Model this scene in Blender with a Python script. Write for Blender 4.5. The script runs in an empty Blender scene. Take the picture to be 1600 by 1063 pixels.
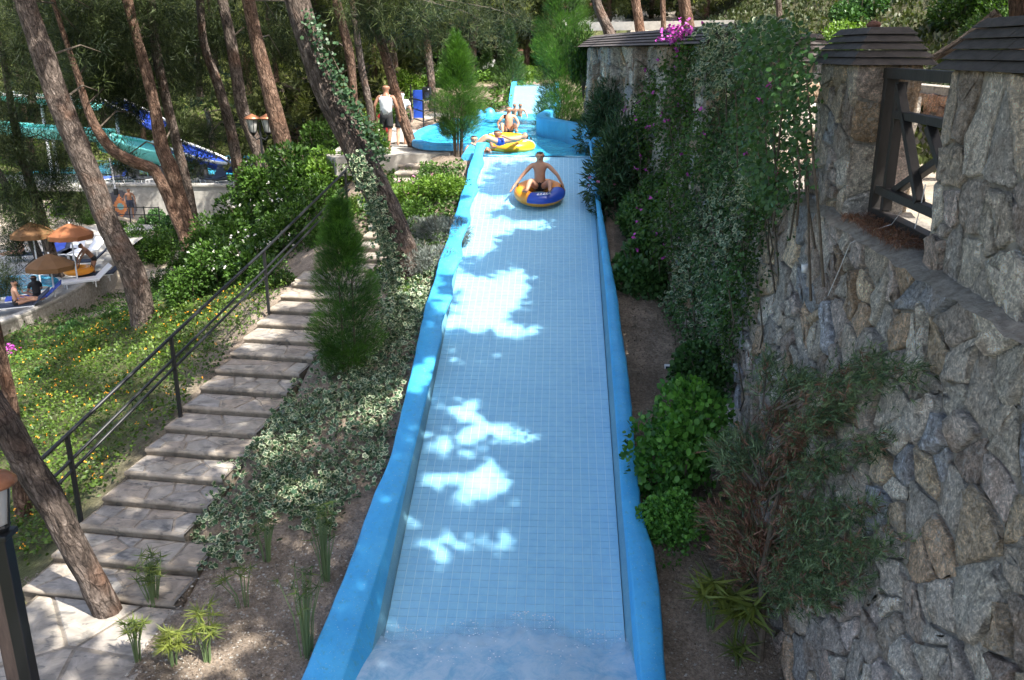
import bpy, math, random
import numpy as np
from mathutils import Vector, Matrix, noise
random.seed(7); rng = np.random.default_rng(7)
R = math.radians
scene = bpy.context.scene
C = scene.collection
# ------------------------------------------------------------------ camera, light, exposure
PITCH, YAW, FPX = R(17.8745), R(2.8), 1400.0
cam = bpy.data.cameras.new('camera'); cam.sensor_width = 36; cam.lens = 36 * FPX / 1600; cam.clip_end = 1000; cam.clip_start = .1
camo = bpy.data.objects.new('camera', cam); C.objects.link(camo)
camo.rotation_euler = (math.pi / 2 - PITCH, 0, YAW); scene.camera = camo
SUN = Vector((0.55, -0.42, 0.98)).normalized()
sun = bpy.data.lights.new('sun', 'SUN'); sun.energy = 4.0; sun.angle = R(0.55); sun.color = (1, .955, .87)
suno = bpy.data.objects.new('sun', sun); C.objects.link(suno)
suno.rotation_euler = (-SUN).to_track_quat('-Z', 'Y').to_euler()
world = bpy.data.worlds.new('World'); scene.world = world; world.use_nodes = True
wn = world.node_tree; sky = wn.nodes.new('ShaderNodeTexSky'); sky.sky_type = 'NISHITA'; sky.sun_disc = False
sky.sun_elevation = math.asin(SUN.z); sky.sun_rotation = math.atan2(SUN.x, SUN.y); sky.air_density = 1.0; sky.dust_density = 4.0; sky.ozone_density = .4
wn.links.new(sky.outputs[0], wn.nodes['Background'].inputs[0]); wn.nodes['Background'].inputs[1].default_value = 0.15
scene.view_settings.view_transform = 'Standard'; scene.view_settings.look = 'None'; scene.view_settings.gamma = 1
scene.view_settings.exposure = 1.72
scene.cycles.max_bounces = 6; scene.cycles.diffuse_bounces = 4; scene.cycles.transparent_max_bounces = 6

# ------------------------------------------------------------------ pixel <-> world helpers
cF = np.array([-math.sin(YAW) * math.cos(PITCH), math.cos(YAW) * math.cos(PITCH), -math.sin(PITCH)])
cR = np.array([math.cos(YAW), math.sin(YAW), 0.]); cU = np.cross(cR, cF)
def at(px, py, Y=None, Z=None, X=None):
    d = cR * (px - 800) / FPX - cU * (py - 531.5) / FPX + cF
    t = Y / d[1] if Y is not None else (Z / d[2] if Z is not None else X / d[0])
    return d * t
def proj(P):
    P = np.atleast_2d(P); d = P @ cF; d = np.where(d < .1, .1, d)
    return 800 + FPX * (P @ cR) / d, 531.5 - FPX * (P @ cU) / d, P @ cF
def inpoly(x, y, poly):
    x = np.asarray(x); y = np.asarray(y); r = np.zeros(x.shape, bool); n = len(poly)
    for i in range(n):
        x1, y1 = poly[i]; x2, y2 = poly[(i + 1) % n]
        if y1 == y2: continue
        c = ((y1 > y) != (y2 > y)) & (x < (x2 - x1) * (y - y1) / (y2 - y1) + x1)
        r ^= c
    return r
def lerp(a, xs, ys): return np.interp(a, xs, ys)
def S(Y): return -6.5 + .2839 * (Y - 8.9)       # slide floor height

# ------------------------------------------------------------------ materials
def mat(name, col=(.5, .5, .5), rough=.7, build=None, spec=.5):
    m = bpy.data.materials.new(name); m.use_nodes = True; nt = m.node_tree; b = nt.nodes['Principled BSDF']
    b.inputs['Base Color'].default_value = (*col, 1); b.inputs['Roughness'].default_value = rough
    b.inputs['Specular IOR Level'].default_value = spec
    if build: build(nt, b)
    return m
def N(nt, t, **k):
    n = nt.nodes.new(t)
    for a, v in k.items():
        if a in n.inputs.keys(): n.inputs[a].default_value = v
        else: setattr(n, a, v)
    return n
def ramp(nt, fac, stops):
    r = nt.nodes.new('ShaderNodeValToRGB'); nt.links.new(fac, r.inputs[0]); e = r.color_ramp.elements
    while len(e) < len(stops): e.new(.5)
    for x, (p, c) in zip(e, stops): x.position = p; x.color = (*c, 1)
    return r.outputs[0]
def tex(nt, kind='Noise', scale=5, coord='POS', stretch=None, **k):
    n = nt.nodes.new('ShaderNodeTex' + kind)
    for a, v in k.items(): 
        if a in n.inputs.keys(): n.inputs[a].default_value = v
        else: setattr(n, a, v)
    n.inputs['Scale'].default_value = scale
    if coord == 'POS': src = nt.nodes.new('ShaderNodeNewGeometry').outputs['Position']
    elif coord == 'OBJ': src = nt.nodes.new('ShaderNodeTexCoord').outputs['Object']
    else:
        a = nt.nodes.new('ShaderNodeAttribute'); a.attribute_name = coord; src = a.outputs['Vector']
    if stretch:
        mp = nt.nodes.new('ShaderNodeMapping'); mp.inputs['Scale'].default_value = stretch; nt.links.new(src, mp.inputs[0]); src = mp.outputs[0]
    nt.links.new(src, n.inputs['Vector']); return n
def mixc(nt, a, b, f, mode='MIX'):
    m = nt.nodes.new('ShaderNodeMix'); m.data_type = 'RGBA'; m.blend_type = mode
    for s, v in ((0, f), (6, a), (7, b)):
        if hasattr(v, 'type') and hasattr(v, 'links'): nt.links.new(v, m.inputs[s])
        elif s == 0: m.inputs[0].default_value = v
        else: m.inputs[s].default_value = (*v, 1)
    return m.outputs[2]
def bump(nt, b, h, strength=.5, dist=.02):
    n = nt.nodes.new('ShaderNodeBump'); n.inputs['Strength'].default_value = strength; n.inputs['Distance'].default_value = dist
    nt.links.new(h, n.inputs['Height']); nt.links.new(n.outputs[0], b.inputs['Normal']); return n
def noisy(c1, c2, scale=6, rough=.8, detail=6, bs=.4, bd=.01, c3=None, coord='POS', stretch=None, bscale=None, spec=.4):
    def f(nt, b):
        n = tex(nt, 'Noise', scale, coord, stretch, Detail=detail, Roughness=.65)
        st = [(.3, c1), (.7, c2)] if c3 is None else [(.28, c1), (.5, c2), (.72, c3)]
        nt.links.new(ramp(nt, n.outputs['Fac'], st), b.inputs['Base Color'])
        n2 = tex(nt, 'Noise', bscale or scale * 3, coord, stretch, Detail=8, Roughness=.7)
        bump(nt, b, n2.outputs['Fac'], bs, bd)
    return f
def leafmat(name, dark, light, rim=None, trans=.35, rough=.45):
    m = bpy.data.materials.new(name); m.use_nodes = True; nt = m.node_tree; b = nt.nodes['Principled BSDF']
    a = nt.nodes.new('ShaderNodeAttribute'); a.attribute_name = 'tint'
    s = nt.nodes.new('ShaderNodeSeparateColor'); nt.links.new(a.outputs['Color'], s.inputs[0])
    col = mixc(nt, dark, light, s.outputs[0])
    if rim:
        r = nt.nodes.new('ShaderNodeMath'); r.operation = 'GREATER_THAN'; r.inputs[1].default_value = .78
        nt.links.new(s.outputs[1], r.inputs[0]); col = mixc(nt, col, rim, r.outputs[0])
    nt.links.new(col, b.inputs['Base Color']); b.inputs['Roughness'].default_value = rough; b.inputs['Specular IOR Level'].default_value = .35
    t = nt.nodes.new('ShaderNodeBsdfTranslucent'); c2 = mixc(nt, col, (.9, 1., .35), 1.0, 'MULTIPLY')
    nt.links.new(c2, t.inputs[0]); mx = nt.nodes.new('ShaderNodeMixShader'); mx.inputs[0].default_value = trans
    nt.links.new(b.outputs[0], mx.inputs[1]); nt.links.new(t.outputs[0], mx.inputs[2]); nt.links.new(mx.outputs[0], nt.nodes['Material Output'].inputs[0])
    return m
M = {}
def tilef(nt, b):
    n = tex(nt, 'Noise', 1.3, Detail=4); c = ramp(nt, n.outputs['Fac'], [(.3, (.15, .42, .68)), (.7, (.20, .49, .75))])
    n2 = tex(nt, 'Noise', 9, Detail=2); c = mixc(nt, c, (.29, .60, .76), n2.outputs['Fac']); 
    nt.links.new(c, b.inputs['Base Color'])
    n3 = tex(nt, 'Noise', 22, stretch=(1, .35, 1), Detail=5, Roughness=.7); bn = bump(nt, b, n3.outputs['Fac'], .22, .012); n4 = tex(nt, 'Noise', 16, stretch=(1, .45, 1), Detail=8, Roughness=.72, Distortion=.5); bc = nt.nodes.new('ShaderNodeBump'); bc.inputs['Strength'].default_value = .8; bc.inputs['Distance'].default_value = .03; nt.links.new(n4.outputs['Fac'], bc.inputs['Height']); nt.links.new(bc.outputs[0], b.inputs['Coat Normal'])
    b.inputs['Coat Weight'].default_value = 1.; b.inputs['Coat Roughness'].default_value = .06
M['tile'] = mat('wet_blue_tile', rough=.35, build=tilef)
M['grout'] = mat('grout', (.30, .52, .66), .5, noisy((.36, .60, .74), (.48, .70, .80), 4, .5, bs=.2))
def bluef(c1, c2):
    def f(nt, b):
        n = tex(nt, 'Noise', 2.2, Detail=8, Roughness=.7); c = ramp(nt, n.outputs['Fac'], [(.35, c1), (.65, c2)])
        n2 = tex(nt, 'Noise', 14, stretch=(1, 1, .25), Detail=6, Roughness=.75)
        st = ramp(nt, n2.outputs['Fac'], [(.55, (0, 0, 0)), (.78, (1, 1, 1))]); c = mixc(nt, c, (.10, .28, .34), st)
        n3 = tex(nt, 'Noise', 60, Detail=3); st3 = ramp(nt, n3.outputs['Fac'], [(.66, (0, 0, 0)), (.74, (1, 1, 1))]); c = mixc(nt, c, (.45, .62, .7), st3)
        nt.links.new(c, b.inputs['Base Color']); bump(nt, b, n2.outputs['Fac'], .5, .012)
    return f
M['blue'] = mat('blue_pool_paint', rough=.42, build=bluef((.04, .32, .66), (.07, .42, .76)))
M['bluecove'] = mat('grey_blue_render', rough=.5, build=bluef((.10, .28, .42), (.17, .36, .46)))
def waterf(c1, c2, bs, sc, foam=None):
    def f(nt, b):
        n = tex(nt, 'Noise', sc, stretch=(1, .6, 1), Detail=8, Roughness=.62, Distortion=.6)
        c = ramp(nt, n.outputs['Fac'], [(.36, c1), (.62, c2)])
        if foam:
            n2 = tex(nt, 'Noise', 3.2, Detail=10, Roughness=.75, Distortion=.5); c = mixc(nt, c, foam, ramp(nt, n2.outputs['Fac'], [(.38, (.15, .15, .15)), (.58, (.9, .9, .9))]))
        nt.links.new(c, b.inputs['Base Color']); n3 = tex(nt, 'Noise', sc * 2.6, Detail=7, Roughness=.6, Distortion=.4); bump(nt, b, n3.outputs['Fac'], bs, .1)
    return f
M['water'] = mat('pool_water', rough=.07, build=waterf((.012, .24, .46), (.05, .42, .62), .55, 2.2))
def foamf(nt, b):
    waterf((.15, .42, .66), (.24, .52, .74), .1, 3, foam=(.58, .74, .86))(nt, b)
    g_ = nt.nodes.new('ShaderNodeNewGeometry'); sx = nt.nodes.new('ShaderNodeSeparateXYZ'); nt.links.new(g_.outputs['Position'], sx.inputs[0]); m1 = nt.nodes.new('ShaderNodeMath'); m1.operation = 'MULTIPLY_ADD'; m1.inputs[1].default_value = -.2839; nt.links.new(sx.outputs[1], m1.inputs[0]); nt.links.new(sx.outputs[2], m1.inputs[2])
    m2 = nt.nodes.new('ShaderNodeMath'); m2.operation = 'ADD'; m2.inputs[1].default_value = 6.5 + .2839 * 8.9; nt.links.new(m1.outputs[0], m2.inputs[0])     # water depth over the slide floor
    nz = tex(nt, 'Noise', 7, Detail=6); m3 = nt.nodes.new('ShaderNodeMath'); m3.operation = 'MULTIPLY_ADD'; m3.inputs[1].default_value = .10; nt.links.new(nz.outputs['Fac'], m3.inputs[0]); nt.links.new(m2.outputs[0], m3.inputs[2])
    nt.links.new(ramp(nt, m3.outputs[0], [(.045, (0, 0, 0)), (.2, (.74, .74, .74))]), b.inputs['Alpha'])
M['foam'] = mat('foaming_water', rough=.25, build=foamf)
M['turq'] = mat('turquoise_shell', rough=.4, build=noisy((.12, .52, .48), (.2, .66, .6), 3, bs=.1))
M['white'] = mat('white_paint', rough=.5, build=noisy((.62, .63, .62), (.78, .78, .76), 4, bs=.1))
M['deepblue'] = mat('deep_blue_shell', rough=.4, build=noisy((.02, .05, .35), (.03, .09, .5), 3, bs=.1))
def stonef(nt, b):
    a = nt.nodes.new('ShaderNodeAttribute'); a.attribute_name = 'tint'
    n = tex(nt, 'Noise', 11, Detail=10, Roughness=.75, Distortion=.9); v = tex(nt, 'Voronoi', 26, Randomness=1.); n2 = tex(nt, 'Noise', 42, Detail=8, Roughness=.8)
    n4 = tex(nt, 'Noise', 2.3, Detail=4)
    c = mixc(nt, a.outputs['Color'], ramp(nt, n.outputs['Fac'], [(.32, (.42, .39, .37)), (.48, (1.0, .97, .93)), (.66, (2.0, 1.95, 1.88))]), .9, 'MULTIPLY')
    n6 = tex(nt, 'Noise', 30, Detail=8, Roughness=.8, Distortion=.3); c = mixc(nt, c, ramp(nt, n6.outputs['Fac'], [(.36, (.42, .40, .38)), (.5, (1., .98, .95)), (.62, (1.9, 1.85, 1.8))]), .9, 'MULTIPLY'); n5 = tex(nt, 'Noise', 7.5, Detail=9, Roughness=.8, Distortion=1.2); c = mixc(nt, c, (.50, .48, .46), ramp(nt, n2.outputs['Fac'], [(.5, (0, 0, 0)), (.66, (.7, .7, .7))])); c = mixc(nt, c, (.62, .585, .55), ramp(nt, n5.outputs['Fac'], [(.54, (0, 0, 0)), (.62, (.8, .8, .8))])); c = mixc(nt, c, (.08, .07, .065), ramp(nt, n5.outputs['Fac'], [(.34, (.6, .6, .6)), (.42, (0, 0, 0))]))
    rust = ramp(nt, n4.outputs['Fac'], [(.56, (0, 0, 0)), (.75, (.55, .55, .55))]); c = mixc(nt, c, (.32, .18, .09), rust)
    nt.links.new(c, b.inputs['Base Color'])
    ad = nt.nodes.new('ShaderNodeMath'); ad.operation = 'ADD'; nt.links.new(n.outputs['Fac'], ad.inputs[0])
    ml = nt.nodes.new('ShaderNodeMath'); ml.operation = 'MULTIPLY'; ml.inputs[1].default_value = .35; nt.links.new(n2.outputs['Fac'], ml.inputs[0]); nt.links.new(ml.outputs[0], ad.inputs[1])
    bump(nt, b, ad.outputs[0], .9, .12)
M['stone'] = mat('rubble_stone', rough=.88, build=stonef, spec=.3)
M['mortar'] = mat('mortar', rough=.95, build=noisy((.22, .195, .17), (.40, .365, .325), 9, bs=1., bd=.07, c3=(.58, .54, .49), detail=9), spec=.2)
def flagf(nt, b):
    a = nt.nodes.new('ShaderNodeAttribute'); a.attribute_name = 'tint'
    n = tex(nt, 'Noise', 3.5, Detail=9, Roughness=.65, Distortion=.8); st = tex(nt, 'Noise', 4.2, stretch=(1, 2.2, 1), Detail=6, Distortion=1.1)
    c = mixc(nt, a.outputs['Color'], ramp(nt, n.outputs['Fac'], [(.3, (.55, .53, .5)), (.7, (1.25, 1.22, 1.18))]), 1., 'MULTIPLY')
    c = mixc(nt, c, (.07, .072, .07), ramp(nt, st.outputs['Fac'], [(.57, (0, 0, 0)), (.66, (.6, .6, .6))]))
    nt.links.new(c, b.inputs['Base Color']); bump(nt, b, n.outputs['Fac'], .5, .03)
M['flag'] = mat('flagstone', rough=.8, build=flagf, spec=.3)
M['concrete'] = mat('pale_concrete', rough=.9, build=noisy((.26, .245, .22), (.42, .4, .36), 4, bs=.5))
def barkf(c1, c2, c3):
    def f(nt, b):
        n = tex(nt, 'Noise', 15, 'tc', (1, 1, .3), Detail=9, Roughness=.7, Distortion=.4); v = tex(nt, 'Voronoi', 17, 'tc', (1, 1, .2), feature='DISTANCE_TO_EDGE'); dn = tex(nt, 'Noise', 5, 'tc', (1, 1, .5), Detail=5); va = nt.nodes.new('ShaderNodeVectorMath'); va.operation = 'MULTIPLY_ADD'; va.inputs[1].default_value = (.16, .16, .16); nt.links.new(dn.outputs['Color'], va.inputs[0]); src_ = v.inputs['Vector'].links[0].from_socket; nt.links.new(src_, va.inputs[2]); nt.links.new(va.outputs[0], v.inputs['Vector'])
        w = tex(nt, 'Noise', 1.3, 'tc', Detail=3)
        c = ramp(nt, n.outputs['Fac'], [(.33, c1), (.5, c2), (.68, c3)])
        c = mixc(nt, c, (.17, .085, .05), ramp(nt, w.outputs['Fac'], [(.54, (0, 0, 0)), (.68, (.5, .5, .5))]))
        cr = ramp(nt, v.outputs['Distance'], [(.0, (.25, .22, .2)), (.09, (1, 1, 1))]); c = mixc(nt, c, cr, .75, 'MULTIPLY')
        nt.links.new(c, b.inputs['Base Color'])
        ad = nt.nodes.new('ShaderNodeMath'); ad.operation = 'ADD'; nt.links.new(n.outputs['Fac'], ad.inputs[0])
        mn = nt.nodes.new('ShaderNodeMath'); mn.operation = 'MINIMUM'; mn.inputs[1].default_value = .25; nt.links.new(v.outputs['Distance'], mn.inputs[0]); nt.links.new(mn.outputs[0], ad.inputs[1])
        bump(nt, b, ad.outputs[0], 1., .10)
    return f
M['bark'] = mat('grey_pine_bark', rough=.92, build=barkf((.035, .028, .024), (.115, .09, .076), (.27, .22, .19)), spec=.2)
M['barkred'] = mat('reddish_pine_bark', rough=.9, build=barkf((.045, .03, .022), (.15, .092, .065), (.32, .22, .165)), spec=.2)
M['twig'] = mat('twig_wood', rough=.9, build=noisy((.05, .04, .03), (.14, .11, .08), 20))
M['black'] = mat('black_metal', (.012, .013, .015), .45)
M['darkwood'] = mat('dark_stained_timber', rough=.6, build=noisy((.012, .011, .011), (.035, .03, .028), 9, stretch=(1, 1, .3), bs=.4))
M['postwood'] = mat('weathered_brown_post', rough=.8, build=noisy((.05, .035, .028), (.16, .11, .085), 8, stretch=(1, 1, .15), bs=.6))
M['copper'] = mat('copper_shade', (.42, .17, .09), .4, noisy((.3, .12, .06), (.5, .22, .12), 8, bs=.1))
M['copper'].node_tree.nodes['Principled BSDF'].inputs['Metallic'].default_value = .5
M['frost'] = mat('frosted_glass', (.42, .42, .40), .3)
M['shingle'] = mat('brown_shingle', rough=.8, build=noisy((.04, .034, .033), (.10, .085, .08), 7, stretch=(1, 1, 3), bs=.6, bscale=30))
M['skin'] = mat('skin', rough=.5, build=noisy((.42, .22, .14), (.5, .28, .19), 12, bs=.05)); M['tan'] = mat('tanned_skin', rough=.5, build=noisy((.25, .12, .075), (.32, .165, .1), 12, bs=.05))
M['hair'] = mat('dark_hair', (.015, .011, .009), .6); M['cloth_w'] = mat('white_cotton', (.78, .79, .82), .85); M['cloth_k'] = mat('black_cloth', (.014, .015, .018), .8)
M['cloth_r'] = mat('red_cloth', (.5, .03, .03), .8); M['cloth_b'] = mat('blue_cloth', (.05, .1, .5), .8); M['towel'] = mat('dark_towel', (.03, .04, .07), .9)
M['orange'] = mat('orange_vinyl', (.75, .28, .02), .3); M['yellow'] = mat('yellow_vinyl', (.8, .42, .02), .3); M['vblue'] = mat('blue_vinyl', (.02, .07, .42), .3)
M['canvas'] = mat('orange_canvas', rough=.85, build=noisy((.24, .085, .03), (.31, .12, .05), 2, bs=.2)); M['canvas2'] = mat('brown_canvas', rough=.85, build=noisy((.13, .065, .025), (.18, .09, .035), 2, bs=.2))
M['petal_m'] = mat('magenta_petals', (.50, .07, .42), .6); M['petal_p'] = mat('pink_petals', (.62, .2, .38), .6); M['petal_y'] = mat('orange_yellow_petals', (.8, .35, .02), .6)
M['petal_w'] = mat('white_petals', (.75, .72, .66), .6); M['mos_g'] = mat('grey_mosaic', (.09, .085, .1), .6); M['mos_o'] = mat('orange_mosaic', (.6, .22, .08), .6); M['mos_t'] = mat('teal_mosaic', (.2, .42, .42), .6)
M['glass'] = mat('window_glass', (.03, .05, .07), .1); M['plastic'] = mat('white_plastic', (.75, .76, .78), .4); M['brickred'] = mat('red_brick', rough=.85, build=noisy((.13, .06, .045), (.24, .11, .08), 20))
# foliage
M['pine'] = leafmat('pine_needles', (.014, .026, .012), (.13, .17, .055), trans=.3, rough=.6)
M['pinefar'] = leafmat('distant_pine_needles', (.010, .018, .008), (.30, .34, .10), trans=.35, rough=.7)
M['cyp'] = leafmat('bright_cypress_scales', (.012, .045, .010), (.11, .25, .035), trans=.3)
M['cyp2'] = leafmat('dark_conifer_scales', (.014, .034, .012), (.06, .13, .03), trans=.3)
M['broad'] = leafmat('broad_leaves', (.014, .04, .010), (.11, .22, .035))
M['lime'] = leafmat('bright_leaves', (.05, .12, .015), (.22, .36, .05))
M['bigleaf'] = leafmat('big_round_leaves', (.035, .12, .025), (.18, .42, .07), trans=.3)
M['ivy'] = leafmat('variegated_ivy', (.022, .06, .03), (.08, .15, .07), rim=(.40, .44, .29), trans=.15)
M['ivydk'] = leafmat('dark_vine_leaves', (.018, .055, .02), (.10, .22, .06), trans=.25)
M['olean'] = leafmat('long_narrow_leaves', (.016, .045, .022), (.07, .14, .06), trans=.2)
M['silver'] = leafmat('silver_grey_leaves', (.07, .085, .075), (.24, .27, .25), trans=.15)
M['lant'] = leafmat('ground_cover_leaves', (.018, .045, .010), (.13, .21, .028))
M['juniper'] = leafmat('feathery_green_sprays', (.03, .075, .035), (.30, .40, .20), trans=.2)
M['junred'] = leafmat('dry_reddish_sprays', (.14, .06, .04), (.40, .22, .15), trans=.2)
M['reed'] = leafmat('papyrus_leaves', (.03, .07, .02), (.24, .28, .06), trans=.3)
M['grass'] = leafmat('dry_grass_blades', (.02, .035, .012), (.13, .15, .05), trans=.3)
M['litter'] = leafmat('fallen_needles_and_pebbles', (.07, .05, .035), (.34, .29, .24), trans=0)
def soilf(nt, b):
    a = nt.nodes.new('ShaderNodeAttribute'); a.attribute_name = 'tint'
    n = tex(nt, 'Noise', 1.6, Detail=9, Roughness=.68); n2 = tex(nt, 'Noise', 24, Detail=8, Roughness=.75); v = tex(nt, 'Voronoi', 34, Randomness=1.)
    c = mixc(nt, a.outputs['Color'], ramp(nt, n.outputs['Fac'], [(.3, (.5, .48, .45)), (.7, (1.5, 1.45, 1.4))]), 1., 'MULTIPLY')
    c = mixc(nt, c, ramp(nt, n2.outputs['Fac'], [(.3, (.35, .33, .3)), (.65, (1.5, 1.5, 1.45))]), .85, 'MULTIPLY')
    peb = ramp(nt, v.outputs['Distance'], [(.10, (1, 1, 1)), (.17, (0, 0, 0))]); vc = nt.nodes.new('ShaderNodeSeparateColor'); nt.links.new(v.outputs['Color'], vc.inputs[0])
    g = nt.nodes.new('ShaderNodeMath'); g.operation = 'GREATER_THAN'; g.inputs[1].default_value = .72; nt.links.new(vc.outputs[0], g.inputs[0])
    pm = mixc(nt, (0, 0, 0), peb, g.outputs[0]); c = mixc(nt, c, (.3, .27, .25), pm)
    nt.links.new(c, b.inputs['Base Color']); bump(nt, b, n2.outputs['Fac'], .9, .05)
M['soil'] = mat('dry_soil', rough=.95, build=soilf, spec=.2)

# ------------------------------------------------------------------ mesh builders
def raw(name, V, Fs, m, tint=None, tc=None, mats=None, midx=None, smooth=False):
    """V (n,3); Fs list of (k,nv) int arrays or one array"""
    me = bpy.data.meshes.new(name); V = np.asarray(V, np.float32)
    if not isinstance(Fs, list): Fs = [Fs]
    Fs = [np.asarray(f, np.int32) for f in Fs if len(f)]
    li = np.concatenate([f.ravel() for f in Fs]); ln = np.concatenate([np.full(len(f), f.shape[1], np.int32) for f in Fs]); ls = np.concatenate([[0], np.cumsum(ln)[:-1]]).astype(np.int32)
    me.vertices.add(len(V)); me.vertices.foreach_set('co', V.ravel()); me.loops.add(len(li)); me.loops.foreach_set('vertex_index', li)
    me.polygons.add(len(ln)); me.polygons.foreach_set('loop_start', ls); me.polygons.foreach_set('loop_total', ln)
    for mm in (mats or [m]): me.materials.append(mm)
    if midx is not None: me.polygons.foreach_set('material_index', np.asarray(midx, np.int32))
    if smooth: me.polygons.foreach_set('use_smooth', np.ones(len(ln), bool))
    if tint is not None:
        a = me.attributes.new('tint', 'FLOAT_COLOR', 'POINT'); t = np.asarray(tint, np.float32)
        if t.ndim == 1: t = np.stack([t] * 3, 1)
        a.data.foreach_set('color', np.concatenate([t, np.ones((len(t), 1), np.float32)], 1).ravel())
    if tc is not None:
        a = me.attributes.new('tc', 'FLOAT_VECTOR', 'POINT'); a.data.foreach_set('vector', np.asarray(tc, np.float32).ravel())
    me.update(calc_edges=True); me.validate(); return me
def ob(name, me, parent=None, loc=(0, 0, 0), rz=0, sc=1):
    o = bpy.data.objects.new(name, me); C.objects.link(o); o.parent = parent; o.location = loc; o.rotation_euler = (0, 0, rz)
    if sc != 1: o.scale = (sc, sc, sc) if not hasattr(sc, '__len__') else sc
    return o
def thing(name, label, cat, loc=(0, 0, 0), rz=0, group=None, sc=1):
    return tag(ob(name, None, None, loc, rz, sc), label, cat, group)
def tag(o, label=None, cat=None, group=None, kind=None):
    if label: o['label'] = label
    if cat: o['category'] = cat
    if group: o['group'] = group
    if kind: o['kind'] = kind
    return o
class MB:
    def __init__(s): s.v = []; s.f = []; s.m = []; s.n = 0
    def add(s, V, F, m=0):
        s.v += [tuple(map(float, v)) for v in V]; s.f += [tuple(i + s.n for i in f) for f in F]; s.m += [m] * len(F); s.n += len(V); return s
    def box(s, c, d, rot=None, m=0, taper=1):
        x, y, z = d[0] / 2, d[1] / 2, d[2] / 2
        V = [Vector((a * x * (taper if k > 0 else 1), b * y * (taper if k > 0 else 1), k * z)) for k in (-1, 1) for a, b in ((-1, -1), (1, -1), (1, 1), (-1, 1))]
        if rot is not None: V = [rot @ v for v in V]
        V = [v + Vector(c) for v in V]
        return s.add(V, [(0, 3, 2, 1), (4, 5, 6, 7), (0, 1, 5, 4), (1, 2, 6, 5), (2, 3, 7, 6), (3, 0, 4, 7)], m)
    def bar(s, a, b, w, h=None, m=0, n=4, ph=math.pi / 4):
        a = Vector(a); b = Vector(b); d = (b - a).normalized(); u = d.cross(Vector((0, 0, 1)))
        if u.length < .05: u = d.cross(Vector((0, 1, 0)))
        u.normalize(); v = u.cross(d); h = h or w; k = 1 / math.sqrt(2) * (1 if n == 4 else math.sqrt(2) / 2)
        V = []
        for p in (a, b):
            for i in range(n):
                t = ph + i * 2 * math.pi / n; V.append(p + u * math.cos(t) * w * k + v * math.sin(t) * h * k)
        F = [(i, (i + 1) % n, n + (i + 1) % n, n + i) for i in range(n)] + [tuple(range(n))[::-1], tuple(range(n, 2 * n))]
        return s.add(V, F, m)
    def tube(s, pts, rad, n=8, m=0):
        pts = [Vector(p) for p in pts]; V = []
        rad = rad if hasattr(rad, '__len__') else [rad] * len(pts)
        for i, p in enumerate(pts):
            d = (pts[min(i + 1, len(pts) - 1)] - pts[max(i - 1, 0)]).normalized(); u = d.cross(Vector((.13, .99, .05)));
            if u.length < .1: u = d.cross(Vector((1, 0, 0)))
            u.normalize(); v = u.cross(d)
            for k in range(n): t = 2 * math.pi * k / n; V.append(p + (u * math.cos(t) + v * math.sin(t)) * rad[i])
        F = [(i * n + k, i * n + (k + 1) % n, (i + 1) * n + (k + 1) % n, (i + 1) * n + k) for i in range(len(pts) - 1) for k in range(n)]
        F += [tuple(range(n))[::-1], tuple((len(pts) - 1) * n + k for k in range(n))]
        return s.add(V, F, m)
    def lathe(s, prof, c=(0, 0, 0), n=16, m=0):
        V = [(c[0] + r * math.cos(2 * math.pi * k / n), c[1] + r * math.sin(2 * math.pi * k / n), c[2] + z) for r, z in prof for k in range(n)]
        F = [(i * n + k, i * n + (k + 1) % n, (i + 1) * n + (k + 1) % n, (i + 1) * n + k) for i in range(len(prof) - 1) for k in range(n)]
        F += [tuple(range(n))[::-1], tuple((len(prof) - 1) * n + k for k in range(n))]
        return s.add(V, F, m)
    def torus(s, c, Rr, r, n=24, k=12, m=0, a0=0, a1=2 * math.pi, sq=1, b0=0, b1=2 * math.pi, closed=True):
        V = []; F = []; nn = n if closed else n + 1; kk = k if closed else k + 1
        for i in range(nn):
            a = a0 + (a1 - a0) * i / n
            for j in range(kk):
                b = b0 + (b1 - b0) * j / k; rr = Rr + r * math.cos(b); V.append((c[0] + rr * math.cos(a), c[1] + rr * math.sin(a), c[2] + r * sq * math.sin(b)))
        for i in range(n):
            for j in range(k):
                F.append((i * kk + j, ((i + 1) % nn) * kk + j, ((i + 1) % nn) * kk + (j + 1) % kk, i * kk + (j + 1) % kk))
        return s.add(V, F, m)
    def mesh(s, name, mats, smooth=False):
        me = bpy.data.meshes.new(name); me.from_pydata(s.v, [], s.f)
        for mm in (mats if isinstance(mats, (list, tuple)) else [mats]): me.materials.append(mm)
        me.polygons.foreach_set('material_index', s.m)
        if smooth: me.polygons.foreach_set('use_smooth', [True] * len(s.f))
        me.update(); return me
    def build(s, name, mats, parent=None, smooth=False, bevel=0, **k):
        o = ob(name, s.mesh(name, mats, smooth), parent, **k)
        if bevel: b = o.modifiers.new('bevel', 'BEVEL'); b.width = bevel; b.segments = 2; b.limit_method = 'ANGLE'
        return o
def copy_tree(o, loc=None, rz=None, sc=None, label=None, parent=None):
    c = o.copy(); C.objects.link(c)
    if parent is not None: c.parent = parent
    if loc is not None: c.location = loc
    if rz is not None: c.rotation_euler = (0, 0, rz)
    if sc is not None: c.scale = (sc, sc, sc) if not hasattr(sc, '__len__') else sc
    if label: c['label'] = label
    for ch in list(o.children): copy_tree(ch, parent=c)
    return c

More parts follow.
